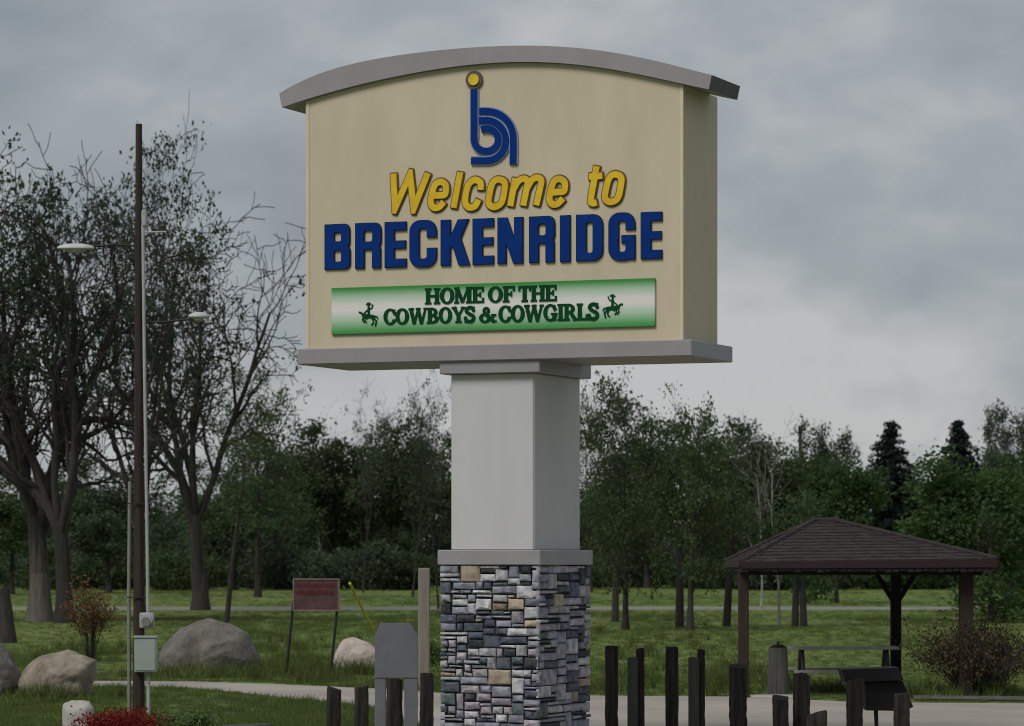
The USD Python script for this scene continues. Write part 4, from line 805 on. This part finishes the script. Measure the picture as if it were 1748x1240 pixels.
# barrel
g = ground(1328, 1188); Y = g[1]; bw = ww(17.5, Y)
ba = thing('waste_barrel', 'grey slatted wooden waste barrel with a dark domed lid', 'waste barrel', g)
Hb = zz(1106, Y)
for k in range(16):
    a = k / 16 * 6.283; c, s = math.cos(a), math.sin(a); m = cbx(-bw * .185, -.018, 0, bw * .185, .018, Hb, .005); v = np.array(m.vertices); v[:, 1] += -bw * (.80 + .16 * np.sin(np.clip(1 - v[:, 2] / Hb, 0, 1) * 1.6)); 
    m.vertices = np.c_[v[:, 0] * c - v[:, 1] * s, v[:, 0] * s + v[:, 1] * c, v[:, 2]]; obj('slat', m, 'barrel_wood', ba)
ld = trimesh.creation.revolve(np.array([[0, Hb + .11], [.02, Hb + .11], [.025, Hb + .06], [bw * .5, Hb + .05], [bw * .85, Hb + .01], [bw * .85, Hb - .02], [0, Hb - .02]]), sections=24); obj('lid', ld, 'dark_iron', ba, 40)
obj('liner', trimesh.creation.cylinder(bw * .7, Hb * .9, sections=16, transform=trimesh.transformations.translation_matrix([0, 0, Hb * .47])), 'dark_iron', ba)
q0 = ground(1330, 1192); sl = cbx(-.5, -.5, -.05, .5, .3, .05, .01); obj('concrete_pad', sl, 'pale_concrete', None, False, q0 + [0, 0.1, 0], 'small pale concrete pad under the waste barrel', 'pad')
# picnic table inside the gazebo
Y = 65.0; g = np.array([(1440 - CX) * Y / FPX, Y, 0]); Q = lambda px, py: ((px - 1440) * Y / FPX, zz(py, Y))
tb = thing('picnic_table', 'white planked picnic table under the gazebo roof', 'picnic table', g)
zt = Q(0, 1104)[1]
for k in range(4): obj('top_plank', cbx(Q(1346, 0)[0], -.40 + k * .205, zt - .05, Q(1532, 0)[0], -.205 + k * .205, zt, .006), 'white_plank', tb)
zs = Q(0, 1142)[1]
for y in (-.95, .72): obj('bench_plank', cbx(Q(1350, 0)[0], y, zs - .05, Q(1436 if y < 0 else 1520, 0)[0], y + .24, zs, .006), 'white_plank', tb)
for x in (Q(1368, 0)[0], Q(1512, 0)[0]):
    obj('leg', tube(np.array([[x, -.75, 0], [x, -.15, zt - .05]]), .04, 4), 'grey_timber', tb); obj('leg', tube(np.array([[x + .0, .75, 0], [x, .15, zt - .05]]), .04, 4), 'grey_timber', tb)
    obj('cross_bar', cbx(x - .03, -.9, zs - .13, x + .03, .9, zs - .051, .006), 'grey_timber', tb)
# russet shrub
def shrub(name, label, px, by, wpx, ty, seed, leaf, per, size, stems=60, bark='bark_dark', lspread=.09, cat='shrub'):
    g = ground(px, by); Y = g[1]; R, H = ww(wpx, Y) / 2, ww(by - ty, Y); rng = np.random.default_rng(seed); t = thing(name, label, cat, g); br, tips = [], []
    for k in range(stems):
        a = rng.uniform(0, 6.28); q = rng.uniform(.1, 1) ** .6; e = np.array([math.cos(a) * R * q, math.sin(a) * R * q, H * rng.uniform(.55, 1) * (1 - .45 * q * q)]); b = e * [.12, .12, 0]; m = (b + e) / 2 + [0, 0, H * .12]
        br.append(tube(np.array([b, m, e]), [.012, .008, .004], 3, False)); tips += [e, m + (e - m) * .5, m]
        for j in range(5):
            s = m + (e - m) * rng.uniform(0, 1); e2 = s + rng.normal(0, 1, 3) * H * .13 + [0, 0, H * .08]; br.append(tube(np.array([s, e2]), [.006, .003], 3, False)); tips.append(e2)
    obj('stems', merge(br), bark, t); obj('foliage', leaves(rng, np.array(tips), per, lspread, size), leaf, t)
shrub('shrub', 'loose russet and olive shrub beside the gazebo post', 1655, 1190, 225, 1050, 5, 'leaf_russet', 4, .06, 110, lspread=.11)
shrub('shrub', 'olive green bush behind the russet shrub', 1700, 1180, 150, 1075, 6, 'leaf_olive', 7, .06, 60)
shrub('tall_weed', 'rusty red tall weed between the buff boulder and the pole', 155, 1130, 80, 985, 7, 'leaf_orange', 9, .075, 26, lspread=.09, cat='weed')
shrub('leafy_plant', 'pale green leafy plant at the foot of the pale timber post', 724, 1160, 52, 1080, 8, 'leaf_pale', 5, .07, 30, cat='plant')
shrub('flowering_plant', 'low plant covered with red flowers at the pole foot', 205, 1262, 170, 1221, 9, 'petal_red', 9, .05, 60, cat='flowers')
shrub('leafy_plant', 'light green leafy plant beside the red flowers', 320, 1262, 100, 1217, 10, 'leaf_pale', 6, .055, 50, cat='plant')
ga, gb = ground(325, 1262), ground(460, 1256); d = gb - ga
tl = cbx(0, -.1, -.03, float(np.linalg.norm(d)), .1, .17, .02); tl.apply_transform(trimesh.transformations.rotation_matrix(math.atan2(d[1], d[0]), [0, 0, 1]))
obj('edging_timber', tl, 'grey_timber', None, False, ga, 'dark edging timber lying in front of the leafy plant', 'timber')
